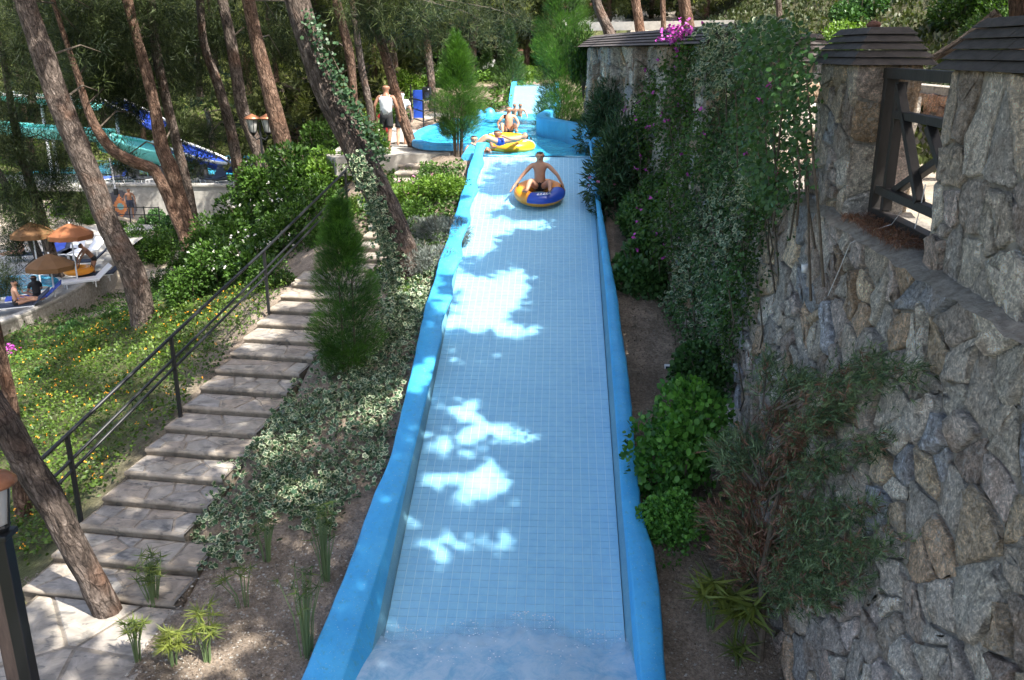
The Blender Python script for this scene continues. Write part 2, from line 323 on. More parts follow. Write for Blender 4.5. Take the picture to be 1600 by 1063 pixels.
# ------------------------------------------------------------------ leaves
T_LEAF = (np.array([(0, 0, 0), (.30, .45, .10), (0, 1, 0), (-.30, .45, .10)]), np.array([(0, 1, 2), (0, 2, 3)]), None)
T_ROUND = (np.array([(0, 0, 0), (.38, .25, .06), (.42, .62, .08), (0, 1, -.02), (-.42, .62, .08), (-.38, .25, .06)]), np.array([(0, 1, 2), (0, 2, 3), (0, 3, 4), (0, 4, 5)]), None)
T_LONG = (np.array([(0, 0, 0), (.09, .4, .03), (0, 1, -.06), (-.09, .4, .03)]), np.array([(0, 1, 2), (0, 2, 3)]), None)
T_NEED = (np.array([(-.035, 0, 0), (.035, 0, 0), (0, 1, 0)]), np.array([(0, 1, 2)]), None)
T_SPRAY = (np.array([(-.04, 0, 0), (.04, 0, 0), (0, 1, 0), (.0, .25, 0), (.05, .35, 0), (.30, .75, .05), (-.05, .35, 0), (-.30, .75, .05)]), np.array([(0, 1, 2), (3, 4, 5), (3, 7, 6)]), None)
_a = [math.pi * (.5 + 2 * k / 10) for k in range(10)]
T_IVY = (np.array([(0, .5, .05)] + [(.5 * (1 if k % 2 == 0 else .62) * math.cos(a), .5 + .52 * (1 if k % 2 == 0 else .62) * math.sin(a), 0) for k, a in enumerate(_a)]), np.array([(0, k + 1, (k + 1) % 10 + 1) for k in range(10)]), np.array([0.] + [1.] * 10))
T_IVY5 = (np.array([(0, .5, .06), (0, 1, 0), (-.5, .65, .0), (-.28, .05, 0), (.28, .05, 0), (.5, .65, 0)]), np.array([(0, k + 1, (k + 1) % 5 + 1) for k in range(5)]), np.array([0.] + [1.] * 5))
def unit(v): return v / np.maximum(np.linalg.norm(v, axis=-1, keepdims=True), 1e-6)
def leaves(P, D, size, T, tint, up=None, spread=.5):
    """P points, D growth directions, up = preferred leaf normal"""
    n = len(P); D = unit(np.asarray(D, float) + rng.normal(0, spread, (n, 3)))
    Nn = rng.normal(0, .6, (n, 3)) + (np.array([0, 0, 1.]) if up is None else up); Xa = unit(np.cross(D, Nn)); Za = np.cross(Xa, D)
    tv, tf, rim = T; size = np.broadcast_to(np.asarray(size, float), (n,))[:, None, None]
    V = P[:, None, :] + size * (tv[None, :, 0:1] * Xa[:, None] + tv[None, :, 1:2] * D[:, None] + tv[None, :, 2:3] * Za[:, None])
    k = len(tv); F = (tf[None] + (np.arange(n) * k)[:, None, None]).reshape(-1, 3)
    t = np.repeat(np.clip(tint, 0, 1)[:, None], k, 1); rm = np.zeros((n, k)) if rim is None else rim[None] * (rng.uniform(.30, .85, (n, 1)) + rng.uniform(0, .85, (n, k)))
    return V.reshape(-1, 3), F, np.stack([t, rm, t], 2).reshape(-1, 3)
def join(*parts):
    Vs, Fs, Ts = [], [], []; o = 0
    for V, F, T in parts: Vs.append(V); Fs.append(F + o); Ts.append(T); o += len(V)
    return np.concatenate(Vs), np.concatenate(Fs), np.concatenate(Ts)
def vnoise(P, s, seed=0):
    P = np.asarray(P, float) * s + seed * 17.31; r = 0
    for k, (a, b, c) in enumerate([(1, .7, .4), (-.6, 1.1, .5), (.3, -.8, 1.2), (1.9, .4, -1.1), (-1.3, -1.7, .6)]):
        r = r + np.sin(P[:, 0] * a * 1.7 + P[:, 1] * b * 1.3 + P[:, 2] * c * 1.9 + k * 2.1) / (1 + .3 * k)
    return r / 3.2
def sph(n): return unit(rng.normal(0, 1, (n, 3)))
def blob_pts(n, r, lumps=9, seed=0):
    """points near the surface of a lumpy volume, with outward directions"""
    c = sph(lumps) * .55 * np.array(r); c[0] = 0; lr = rng.uniform(.38, .6, lumps)
    i = rng.integers(0, lumps, n); d = sph(n); rr = lr[i][:, None] * rng.uniform(.55, 1.05, (n, 1)) ** .5
    P = c[i] + d * rr * np.array(r); return P, d, i
def shrub_mesh(name, m, r=(.8, .8, .7), n=2200, size=.09, T=T_LEAF, lumps=11, upb=.5, dark=.35):
    P, d, i = blob_pts(n, r, lumps); P[:, 2] += r[2] * .8; keep = P[:, 2] > .02; P, d, i = P[keep], d[keep], i[keep]
    lt = rng.uniform(-.2, .2, lumps)[i]; tint = .42 + lt + rng.normal(0, .2, len(P))
    V, F, Tt = leaves(P, d + [0, 0, upb * .5], size * rng.uniform(.6, 1.25, len(P)), T, tint, up=d * .8 + [0, 0, .6])
    return raw(name, V, F, m, Tt)
def conifer_mesh(name, m, h, rad, n=7000, size=.16, prof=None, T=T_SPRAY, bot=0., upd=.9):
    prof = prof or [(0, .75), (.12, 1), (.45, .78), (.75, .42), (1, .03)]
    K = 85; zk = rng.uniform(0, 1, K) ** 1.25; zk[:4] = .93; ak = np.arange(K) * 2.4 + rng.uniform(-.5, .5, K); pk = lerp(zk, [p_[0] for p_ in prof], [p_[1] for p_ in prof]); tk = rng.uniform(-.28, .28, K)
    rk = rad * pk * rng.uniform(.45, .85, K); Lk = h * rng.uniform(.07, .15, K); i = rng.integers(0, K, n); s = rng.uniform(-.5, 1, n); w = rad * (.15 + .30 * pk[i]) * np.sqrt(np.clip(1.05 - np.abs(s) ** 1.6, .02, 1)); dd = sph(n) * (rng.uniform(.3, 1, (n, 1)) ** .5) * w[:, None]
    out = 1 + .25 * s * (pk[i] > .2); P = np.stack([rk[i] * out * np.cos(ak[i]), rk[i] * out * np.sin(ak[i]), bot + zk[i] * (h - bot) * .93 + s * Lk[i]], 1) + dd * [1, 1, .7]
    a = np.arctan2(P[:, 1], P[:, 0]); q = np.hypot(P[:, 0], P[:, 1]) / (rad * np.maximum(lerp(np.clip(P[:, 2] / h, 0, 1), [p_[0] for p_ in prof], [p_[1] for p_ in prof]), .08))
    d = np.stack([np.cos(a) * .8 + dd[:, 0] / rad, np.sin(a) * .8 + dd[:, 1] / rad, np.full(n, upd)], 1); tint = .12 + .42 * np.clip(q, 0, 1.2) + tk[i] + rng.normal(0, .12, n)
    V, F, Tt = leaves(P, d, size * rng.uniform(.55, 1.2, n), T, tint, up=np.stack([np.cos(a), np.sin(a), np.zeros(n)], 1), spread=.3)
    return raw(name, V, F, m, Tt)
def pine_clumps(C0, n_per, size, rad, tl, droop=0):
    k = len(C0); i = np.repeat(np.arange(k), n_per); o = rng.normal(0, .42, (k * n_per, 3)) * np.array(rad); P = C0[i] + o
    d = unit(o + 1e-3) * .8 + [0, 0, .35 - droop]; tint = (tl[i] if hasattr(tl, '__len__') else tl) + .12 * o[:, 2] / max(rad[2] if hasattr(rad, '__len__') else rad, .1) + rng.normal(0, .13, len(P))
    return leaves(P, d, size * rng.uniform(.6, 1.3, len(P)), T_NEED, tint, spread=.35)

# ------------------------------------------------------------------ terrain
CP = []   # control points x,y,z
for Y in (6, 8, 10, 12, 14, 16, 18, 20, 22): CP.append((-2.6, Y, S(Y) + .12)); CP.append((1.25, Y, S(Y) + .05)); CP.append((2.9, Y, S(Y) - .1))
for Y in (9, 11, 13, 15, 17.8): CP.append((-4.4, Y, lerp(Y, [9, 17.8], [-6.3, -4.6])))
def stairz(Y): return float(lerp(Y, [7.5, 9.2, 10.4, 17.8], [-6.3, -6.2, -6.05, -4.6]))
for Y in (9, 12, 15, 17.8): CP.append((lerp(Y, [10.4, 17.8], [-6.4, -5.5]), Y, stairz(Y) - .12))
CP += [(-6.2, 7, -6.5), (-4, 7, -6.45), (-8.2, 9.5, -7.1), (-8, 14, -6.3), (-8.2, 18, -5.9), (-7.6, 22, -5.2), (-12, 14, -8), (-12.5, 20, -7.7), (-12, 27, -7.2), (-11, 34, -7.0),
       (-4.6, 21, -3.9), (-4.4, 23.5, -2.95), (-3.2, 23.6, -2.8), (-4, 26, -2.72), (-6.2, 25.5, -2.8), (-8.6, 26, -4.4), (-5, 32, -2.7), (-4.6, 40, -2.7), (-8, 34, -3.4), (-4, 46, -1.6), (-8, 46, -2.5),
       (2.2, 26, -2.8), (2.2, 32, -2.7), (0, 46, -1.4), (3, 42, -2), (-15, 8, -9), (-22, 12, -9.2), (-16, 30, -9), (-14.5, 38, -9), (-24, 30, -9), (-24, 45, -9), (-14, 47, -9), (-26, 54, -9), (-13, 54, -8.6),
       (-16, 64, -7.4), (-32, 64, -7.4), (-45, 40, -8), (-45, 15, -9), (-10, 64, -4), (-12, 84, -3), (-35, 84, -3), (5, 64, 0), (-3, 64, -1), (20, 84, 6), (-5, 90, 3), (-20, 110, 8), (-50, 110, 8), (20, 110, 12), (4, 14, -5.5), (4, 22, -3), (6, 30, -2.4), (-60, 80, 0)]
CP = np.array(CP, float)
def _tps(d2): return d2 * np.log(np.maximum(d2, 1e-9)) * .5
_d = ((CP[:, None, :2] - CP[None, :, :2]) ** 2).sum(-1); n_ = len(CP); A_ = np.zeros((n_ + 3, n_ + 3)); A_[:n_, :n_] = _tps(_d) + np.eye(n_) * .02
A_[:n_, n_] = 1; A_[:n_, n_ + 1:] = CP[:, :2]; A_[n_:, :n_] = A_[:n_, n_:].T; W_ = np.linalg.solve(A_, np.concatenate([CP[:, 2], [0, 0, 0]]))
POOL = [(-2.05, 22.9), (-2.15, 25.0), (-3.45, 25.3), (-4.15, 28.3), (-4.1, 31), (-3.5, 35), (-2.6, 38), (-1.95, 38.7), (-.1, 38.7), (-.35, 33), (-.65, 29.3), (.25, 26.6), (1.0, 24.4), (1.0, 22.9)]
def hraw(X, Y):
    X = np.asarray(X, float).ravel(); Y = np.asarray(Y, float).ravel(); out = np.zeros(len(X))
    for i in range(0, len(X), 20000):
        x, y = X[i:i + 20000], Y[i:i + 20000]; d2 = (x[:, None] - CP[None, :, 0]) ** 2 + (y[:, None] - CP[None, :, 1]) ** 2
        out[i:i + 20000] = _tps(d2) @ W_[:n_] + W_[n_] + W_[n_ + 1] * x + W_[n_ + 2] * y
    far = np.clip((np.hypot(X, Y - 30) - 75) / 40, 0, 1)
    out = out * (1 - far) + far * (8 + .06 * Y)
    near = (X > -2.7) & (X < 1.35) & (Y < 22.9)
    P = np.stack([X, Y, 0 * X], 1); nz = .05 * vnoise(P, 2.3) + .025 * vnoise(P, 7, 2)
    return out + nz * (~near) * np.clip((np.hypot(X, Y) - 4) / 10, .4, 3) * .9
def H(X, Y):
    h = hraw(X, Y); X = np.asarray(X, float).ravel(); Y = np.asarray(Y, float).ravel()
    ins = (X > -2.15) & (X < 1.1) & (Y < 23.2); h = np.where(ins, np.minimum(h, S(Y) - .35), h)
    h = np.where(inpoly(X, Y, POOL), -3.9, h); k_ = (Y - 17.78) / -.571; xl = -5.445 - .0675 * k_; ins = (k_ > -1.2) & (k_ < 16.2) & (X > xl - .05) & (X < xl + 1.62 + .4 * (k_ > 13)); h = np.where(ins, np.minimum(h, -4.576 - .112 * k_ - .22), h)
    ins = (Y > 5.6) & (Y < 8.8) & (X > -6.9) & (X < -4.5); h = np.where(ins, np.minimum(h, -6.52), h)
    k_ = (Y - 18.45) / .5; ins = (k_ > -1.2) & (k_ < 12) & (X > -4.5) & (X < -3.4); h = np.where(ins, np.minimum(h, -4.42 + k_ * .14 - .25), h)
    ins = (X > -2.0) & (X < .1) & (Y >= 38.5) & (Y < 43); h = np.where(ins, h - 1.2, h)
    return h
def Hs(x, y): return float(H([x], [y])[0])
def ground_grid(xs, ys, name):
    X, Y = np.meshgrid(xs, ys); h = H(X, Y); V = np.stack([X.ravel(), Y.ravel(), h], 1); nx = len(xs)
    i = (np.arange(len(ys) - 1)[:, None] * nx + np.arange(nx - 1)[None]).ravel(); F = np.stack([i, i + 1, i + nx + 1, i + nx], 1)
    x, y = V[:, 0], V[:, 1]; g = np.clip((-x - 5.6 - .06 * (y - 10)) / 1.2, 0, 1) * (y < 30) + ((x < -9) | (y > 46)); g = np.clip(g, 0, 1)[:, None]
    pale = ((x < -13.2) & (y > 30) & (y < 53))[:, None] * 1.
    soil = np.array([.24, .20, .168]); col = soil * (1 - g) + np.array([.075, .085, .035]) * g; col = col * (1 - pale) + np.array([.33, .30, .26]) * pale
    dk = (x > 1.1)[:, None] & (y < 24)[:, None]; col = np.where(dk, col * 1.1, col)
    o = ob(name, raw(name, V, F, M['soil'], col, smooth=True)); tag(o, kind='structure'); return o
xs = np.unique(np.concatenate([np.arange(-400, -60, 20), np.arange(-60, -14, 1.), np.arange(-14, 3.6, .14), np.arange(3.6, 20, 1.), np.arange(20, 400, 20)]))
ys = np.unique(np.concatenate([np.arange(-60, 4, 4), np.arange(4, 26, .14), np.arange(26, 50, .4), np.arange(50, 130, 2.), np.arange(130, 600, 25)]))
ground = ground_grid(xs, ys, 'ground')
def scatter(n, poly, xr, yr, dens=None):
    X = rng.uniform(*xr, n); Y = rng.uniform(*yr, n); Z = H(X, Y); P = np.stack([X, Y, Z], 1); px, py, d = proj(P); k = inpoly(px + vnoise(P, 3, 4) * 14 + rng.normal(0, 5, len(px)), py + vnoise(P, 2.6, 7) * 10, poly)
    P = P[k]
    return P if dens is None else P[rng.uniform(0, 1, len(P)) < dens(P)]

# ------------------------------------------------------------------ Voronoi stones
def clip_poly(poly, p, nrm):
    out = []; m = len(poly)
    for i in range(m):
        a, b = poly[i], poly[(i + 1) % m]; da = (a[0] - p[0]) * nrm[0] + (a[1] - p[1]) * nrm[1]; db = (b[0] - p[0]) * nrm[0] + (b[1] - p[1]) * nrm[1]
        if da <= 0: out.append(a)
        if (da <= 0) != (db <= 0): t = da / (da - db); out.append((a[0] + t * (b[0] - a[0]), a[1] + t * (b[1] - a[1])))
    return out
def voronoi(sites, box, k=16, gap=.012, asp=1.):
    s = np.array(sites); out = []
    for i, c in enumerate(s):
        d = ((s - c) ** 2).sum(1); nb = np.argsort(d)[1:k + 1]; poly = [(box[0], box[2]), (box[1], box[2]), (box[1], box[3]), (box[0], box[3])]
        for j in nb:
            nv = s[j] - c; L = math.hypot(*nv) + 1e-9; nv = nv / L; mid = (s[j] + c) / 2 - nv * gap; poly = clip_poly(poly, mid, nv)
            if len(poly) < 3: break
        if len(poly) >= 3: out.append((c, poly))
    return out
def jit_sites(box, su, sv, jit=.42, drop=.12, extra=0):
    L = []; v = box[2] + sv / 2; r = 0
    while v < box[3]:
        u = box[0] + (su / 2 if r % 2 else 0)
        while u < box[1]:
            if random.random() > drop:
                a_, b_ = u + random.uniform(-jit, jit) * su, v + random.uniform(-jit, jit) * sv; L.append((a_, b_))
                if random.random() < extra: L += [(a_ + random.uniform(-.3, .3) * su, b_ + random.uniform(.2, .4) * sv)]
            u += su
        v += sv; r += 1
    return [l for l in L if box[0] < l[0] < box[1] and box[2] < l[1] < box[3]]
STONE_COLS = [(.30, .285, .27), (.26, .245, .23), (.22, .215, .215), (.19, .205, .24), (.25, .19, .14), (.34, .325, .30), (.18, .155, .14), (.31, .26, .20), (.24, .225, .21), (.28, .25, .22), (.20, .165, .15), (.36, .345, .32), (.27, .24, .235), (.23, .21, .20)]
def stone_geo(poly, surf, h, col=None, rnd=3):
    P = [Vector(p) for p in poly]; out = []
    for i in range(len(P)):                                    # cut the corners and divide long edges
        a, b = P[i], P[(i + 1) % len(P)]; e = b - a
        if e.length < .03: continue
        out.append(a + e * .09); 
        if e.length > .16: out.append(a + e * .5 + Vector((random.uniform(-.012, .012), random.uniform(-.012, .012))))
        out.append(a + e * .91)
    if len(out) < 3: return None
    c = sum(out, Vector((0, 0))) / len(out); n = len(out); V = []; ph = random.uniform(0, 9); tl = (random.uniform(-1.1, 1.1), random.uniform(-1.1, 1.1))
    for ins, dep in ((1, -.03), (.985, h * .6), (.92, h * .95), (.5, h * 1.0)):
        for q in out:
            w = c + (q - c) * ins; dd = dep + (0 if ins == 1 else (q - c).x * tl[0] * .35 * ins * h / .1 * .4 + (q - c).y * tl[1] * .35 * ins * h / .1 * .4 + h * .22 * math.sin(q.x * 17 + ph + q.y * 13) * (ins < .95))
            jj = min(.022, .09 * (q - c).length) if ins < 1 else 0; V.append(surf(w.x + random.uniform(-jj, jj), w.y + random.uniform(-jj, jj), dd + random.uniform(-jj, jj) * .8))
    V.append(surf(c.x, c.y, h * random.uniform(.85, 1.15)))
    F3, F4 = [], []
    for r in range(3):
        for i in range(n): F4.append((r * n + i, r * n + (i + 1) % n, (r + 1) * n + (i + 1) % n, (r + 1) * n + i))
    for i in range(n): F3.append((3 * n + i, 3 * n + (i + 1) % n, 4 * n))
    k = random.choice(STONE_COLS) if col is None else col; f = random.uniform(1.45, 2.5); k = (k[0] * .98, k[1] * .975, k[2] * .97)
    return np.array(V), F3, F4, np.array([[c_ * f for c_ in k]] * len(V))
def stones(parent, cells, surf, hfun, m, name='stone', limit=300, colf=None, visible=None, smooth=False):
    items = []
    for c, poly in cells:
        g = stone_geo(poly, surf, hfun(), colf() if colf else None)
        if g is None: continue
        V = g[0]; px, py, d = proj(V.mean(0)); area = np.ptp(proj(V)[0]) * np.ptp(proj(V)[1]); vis = -60 < px[0] < 1660 and -60 < py[0] < 1120 and d[0] > 0
        items.append((area if vis else 0, g))
    items.sort(key=lambda t: -t[0]); rest = []
    for i, (a, g) in enumerate(items):
        if i < limit and a > 60: ob(name, raw(name, g[0], [g[1], g[2]], m, g[3], smooth=smooth), parent)
        else: rest.append(g)
    if rest:
        o = 0; Vs, A3, A4, Ts = [], [], [], []
        for V, F3, F4, T in rest: Vs.append(V); A3.append(np.array(F3) + o); A4.append(np.array(F4) + o); Ts.append(T); o += len(V)
        r = ob(name + 's_far', raw(name, np.concatenate(Vs), [np.concatenate(A3), np.concatenate(A4)], m, np.concatenate(Ts), smooth=smooth), parent); r.name = 'small_' + name + 's'; r['kind'] = 'stuff'
# ------------------------------------------------------------------ water slide
slide = thing('water_slide', 'long blue tiled water slide running straight down towards the viewer between painted walls', 'water slide', (0, 0, 0))
X0, X1 = -1.93, .88; ncol = 24; TS = (X1 - X0) / ncol; ang = math.atan(.2839); nrow = int((22.9 - 7.2) / math.cos(ang) / TS)
b = MB(); b.add([(X0, 6.6, S(6.6) - .004), (X1, 6.6, S(6.6) - .004), (X1, 22.95, S(22.95) - .004), (X0, 22.95, S(22.95) - .004), (X0, 6.6, S(6.6) - .3), (X1, 6.6, S(6.6) - .3), (X1, 22.95, S(22.95) - .3), (X0, 22.95, S(22.95) - .3)],
      [(0, 1, 2, 3), (7, 6, 5, 4), (0, 4, 5, 1), (3, 2, 6, 7)]); b.build('grout_bed', M['grout'], slide)
g = .004; tm = MB(); h_ = TS / 2 - g
tm.add([(-h_, -h_, -.012), (h_, -h_, -.012), (h_, h_, -.012), (-h_, h_, -.012), (-h_, -h_, 0), (h_, -h_, 0), (h_, h_, 0), (-h_, h_, 0)] , [(0, 1, 5, 4), (1, 2, 6, 5), (2, 3, 7, 6), (3, 0, 4, 7), (4, 5, 6, 7)])
tile_me = tm.mesh('tile', M['tile']); rest = MB(); cnt = 0
rw = 0
for r in range(nrow):
    yy = 7.2 + (r + .5) * TS * math.cos(ang)
    for c in range(ncol):
        x = X0 + (c + .5) * TS; dz = .0008 * math.sin(c * 3.1 + r * 1.7)
        if yy > 8.85 and cnt < 300:
            o = ob('tile', tile_me, slide, (x, yy, S(yy) + .002 + dz)); o.rotation_euler = (ang + .002 * math.sin(c * 2.3 + r), .002 * math.sin(r * 1.9 + c), 0); cnt += 1
        else:
            V = [(x + v[0], yy + v[1] * math.cos(ang), S(yy) + v[1] * math.sin(ang) + v[2] + .002 + dz) for v in tm.v]; rest.add(V, [(0, 1, 5, 4), (1, 2, 6, 5), (2, 3, 7, 6), (3, 0, 4, 7), (4, 5, 6, 7)])
tag(rest.build('floor_tiles', M['tile'], slide), kind='stuff')
def slide_wall(side):
    Ys = np.arange(6.2, 22.9 if side > 0 else 22.5, .09)
    if side < 0:
        Xo = lerp(Ys, [6, 7.8, 9.6, 10.6, 11.2, 12.4, 15, 17, 19, 22.5], [-2.8, -2.63, -2.42, -2.34, -2.26, -2.24, -2.27, -2.2, -2.1, -1.99]); Xi = lerp(Ys, [6, 7.8, 9.7, 11, 13, 15.7, 20, 23], [-2.3, -2.18, -2.02, -1.95, -1.9, -1.86, -1.76, -1.72])
        k = np.clip((Ys - 13.6) / 1, 0, 1); saw = ((Ys - 13.6) / 1.45) % 1; top = .46 + k * (.05 - .09 * saw + .04 * (saw > .88)); Xi = Xi + k * .045 * np.sin((Ys - 13.6) / 1.45 * 2 * math.pi)
        Xf = np.full(len(Ys), X0 - .0) 
    else:
        Xo = lerp(Ys, [6, 8, 9.0, 9.8, 10.4, 11.4, 12.5, 13.8, 15.5, 18.7, 21.7, 23], [1.2, 1.22, 1.25, 1.24, 1.15, 1.13, 1.16, 1.14, 1.1, .97, .87, .84]) + .03; Xi = lerp(Ys, [6, 8.5, 9.4, 10.4, 13.8, 15.5, 18, 23], [.97, .97, .96, .92, .94, .93, .89, .80]); top = np.full(len(Ys), .42); Xf = np.full(len(Ys), X1)
    Xo = Xo + .006 * np.sin(Ys * 2.9) + .003 * np.sin(Ys * 11.1); top = top + .005 * np.sin(Ys * 2.1)
    s = side; n = len(Ys); V = []
    for i, y in enumerate(Ys):
        z = S(y); bv = .028
        lo = min(Xi[i], Xf[i] - .0) if s < 0 else max(Xi[i], Xf[i])
        V += [(Xo[i] + .03 * s, y, z - 1.0), (Xo[i], y, z + top[i] - bv), (Xo[i] - bv * s, y, z + top[i]), (Xi[i] + bv * s, y, z + top[i]), (Xi[i], y, z + top[i] - bv), (Xf[i] + .07 * s, y, z + .17), (Xf[i] + .065 * s, y, z + .165), (Xf[i] + .005 * s, y, z - .02)]
    K = 8; F = []; mi = []
    for i in range(n - 1):
        for k in range(K - 1):
            q = (i * K + k, i * K + k + 1, (i + 1) * K + k + 1, (i + 1) * K + k); F.append(q if s < 0 else q[::-1]); mi.append(1 if k >= 5 else 0)
    F += []; V = np.array(V); o = ob('side_wall', raw('side_wall', V, np.array(F), M['blue'], mats=[M['blue'], M['bluecove']], midx=mi, smooth=False), slide)
    e = MB(); a = [tuple(V[(n - 1) * K + k]) for k in range(K)]; e.add(a, [tuple(range(K))]); e.build('wall_end', M['blue'], slide)
slide_wall(-1); slide_wall(1)
# foaming run-out water at the foot
xs_ = np.linspace(-2.3, 1.0, 90); ys_ = np.linspace(4.5, 9.9, 120); XX, YY = np.meshgrid(xs_, ys_); P_ = np.stack([XX.ravel(), YY.ravel(), 0 * XX.ravel()], 1)
ZZ = -6.47 + .03 * vnoise(P_, 1.8) + .008 * vnoise(P_, 6, 1) + .05 * np.exp(-((XX.ravel() + .4) / .6) ** 2); P_[:, 2] = ZZ
i_ = (np.arange(119)[:, None] * 90 + np.arange(89)[None]).ravel(); o = ob('water', raw('water', P_, np.stack([i_, i_ + 1, i_ + 91, i_ + 90], 1), M['foam'], smooth=True)); tag(o, kind='structure')
_Q = rng.uniform([-1.9, 8.3, 0], [.86, 9.25, 0], (6000, 3)); _Q[:, 2] = -6.465 + .03 * vnoise(_Q, 1.8) + .008 * vnoise(_Q, 6, 1) + .05 * np.exp(-((_Q[:, 0] + .4) / .6) ** 2); _e = np.abs(_Q[:, 2] - S(_Q[:, 1])); _Q = _Q[(rng.uniform(0, 1, len(_Q)) < .03 + .5 * np.exp(-_e / .02)) & (_Q[:, 2] > S(_Q[:, 1]) - .03) & (vnoise(_Q, 5, 3) > -.2)]; _r = rng.uniform(.003, .012, len(_Q))
_o = np.array([(1, 0, 0), (0, 1, 0), (-1, 0, 0), (0, -1, 0), (0, 0, .8), (0, 0, -.4)]); _V = (_Q[:, None] + _o[None] * _r[:, None, None]).reshape(-1, 3); _F = (np.array([(0, 1, 4), (1, 2, 4), (2, 3, 4), (3, 0, 4)])[None] + (np.arange(len(_Q)) * 6)[:, None, None]).reshape(-1, 3)
tag(ob('foam_bubbles', raw('foam_bubbles', _V, _F, M['cloth_w'])), 'white foam bubbles where the slide meets the run-out water', 'foam', kind='stuff')
# ------------------------------------------------------------------ pool half way up
pool = thing('splash_pool', 'blue walled splash pool between the lower and upper water slides', 'pool')
def wallstrip(pts, th, z0, ztop, m, parent, name, side=1):
    P = [Vector((*p, 0)) for p in pts]; V = []; F = []
    for i, p in enumerate(P):
        d = (P[min(i + 1, len(P) - 1)] - P[max(i - 1, 0)]).normalized(); nn = Vector((-d.y, d.x, 0)) * side; zt = ztop[i] if hasattr(ztop, '__len__') else ztop
        V += [p + Vector((0, 0, z0)), p + Vector((0, 0, zt - .05)), p + nn * .04 + Vector((0, 0, zt)), p + nn * (th - .04) + Vector((0, 0, zt)), p + nn * th + Vector((0, 0, zt - .05)), p + nn * th + Vector((0, 0, z0))]
    for i in range(len(P) - 1):
        for k in range(5): F.append((i * 6 + k, i * 6 + k + 1, i * 6 + 7 + k, i * 6 + 6 + k))
    F += [tuple(range(6)), tuple(range((len(P) - 1) * 6, len(P) * 6))]
    b = MB(); b.add(V, F); return b.build(name, m, parent, smooth=False)
def smooth_pts(p, k=6):
    out = []; n = len(p)
    for i in range(n - 1):
        a, b_, c, d = [np.array(p[max(0, min(n - 1, j))], float) for j in (i - 1, i, i + 1, i + 2)]
        for t in np.linspace(0, 1, k, endpoint=False): out.append(tuple(.5 * (2 * b_ + (c - a) * t + (2 * a - 5 * b_ + 4 * c - d) * t * t + (3 * b_ - a - 3 * c + d) * t ** 3)))
    out.append(tuple(map(float, p[-1]))); return out
_lw = smooth_pts([(-2.02, 22.45), (-2.06, 24.0), (-2.12, 24.95), (-2.6, 25.15), (-3.45, 25.3), (-3.95, 26.6), (-4.15, 28.3), (-4.1, 31), (-3.5, 35), (-2.75, 37.6), (-2.0, 38.4)]); wallstrip(_lw, .28, -3.7, -2.58, M['mortar'], pool, 'pool_wall'); wallstrip([(a - .0, b_) for a, b_ in _lw], .33, -2.60, -2.42, M['blue'], pool, 'pool_rim')
wallstrip(smooth_pts([(.86, 22.85), (.95, 24.2), (.25, 26.6), (-.65, 29.3), (-.38, 33), (-.15, 38.6)]), .3, -3.7, [-2.05] * 8 + [-1.95] * 30, M['blue'], pool, 'pool_wall', side=-1)
for (x, y, r) in ((-3.15, 36.6, .28), (-2.75, 37.5, .24)): bb = MB(); bb.lathe([(r * .9, -.6), (r, .25), (r * .8, .42), (r * .3, .5)], (x, y, -2.7), 14); bb.build('rounded_post', M['blue'], pool, True)
b = MB(); b.add([(-2.2, 22.9, S(22.9) - .012), (1.0, 22.9, S(22.9) - .012), (1.0, 23.0, -2.6), (-2.2, 23.0, -2.6)], [(0, 1, 2, 3)]); b.build('pool_lip', M['blue'], pool)
xs_ = np.linspace(-4.6, 1.3, 90); ys_ = np.linspace(22.85, 39.2, 150); XX, YY = np.meshgrid(xs_, ys_); P_ = np.stack([XX.ravel(), YY.ravel(), 0 * XX.ravel()], 1)
P_[:, 2] = -2.52 + .03 * vnoise(P_, 1.9) + .015 * vnoise(P_, 6, 1); i_ = (np.arange(149)[:, None] * 90 + np.arange(89)[None]).ravel(); c_ = P_[i_] + [.03, .05, 0]
ok = inpoly(c_[:, 0], c_[:, 1], [(p[0] - (.15 if p[0] < -2 else -.15), p[1]) for p in POOL]); i_ = i_[ok]
tag(ob('pool_water', raw('pool_water', P_, np.stack([i_, i_ + 1, i_ + 91, i_ + 90], 1), M['water'], smooth=True)), kind='structure')
# upper slide
us = thing('upper_water_slide', 'short upper blue water slide dropping into the far end of the splash pool', 'water slide')
def U(y): return -2.6 + .2839 * (y - 38.5)
b = MB(); b.add([(-1.93, 38.2, U(38.2)), (-.1, 38.2, U(38.2)), (-.1, 42.3, U(42.3)), (-1.93, 42.3, U(42.3)), (-.1, 46, U(42.3)), (-1.93, 46, U(42.3))], [(0, 1, 2, 3), (3, 2, 4, 5)]); b.build('slide_floor', M['tile'], us)
for x, s in ((-1.93, -1), (-.1, 1)):
    b = MB(); V = []
    for y in np.linspace(38.3, 45, 14): z = U(min(y, 42.3)); V += [(x, y, z - .8), (x, y, z + .16), (x + s * .16, y, z + .16), (x + s * .16, y, z - .8)]
    b.add(V, [(i * 4 + k, i * 4 + k + 1, i * 4 + 5 + k, i * 4 + 4 + k) for i in range(13) for k in range(3)] + [(0, 1, 2, 3)]); b.build('side_wall', M['blue'], us)
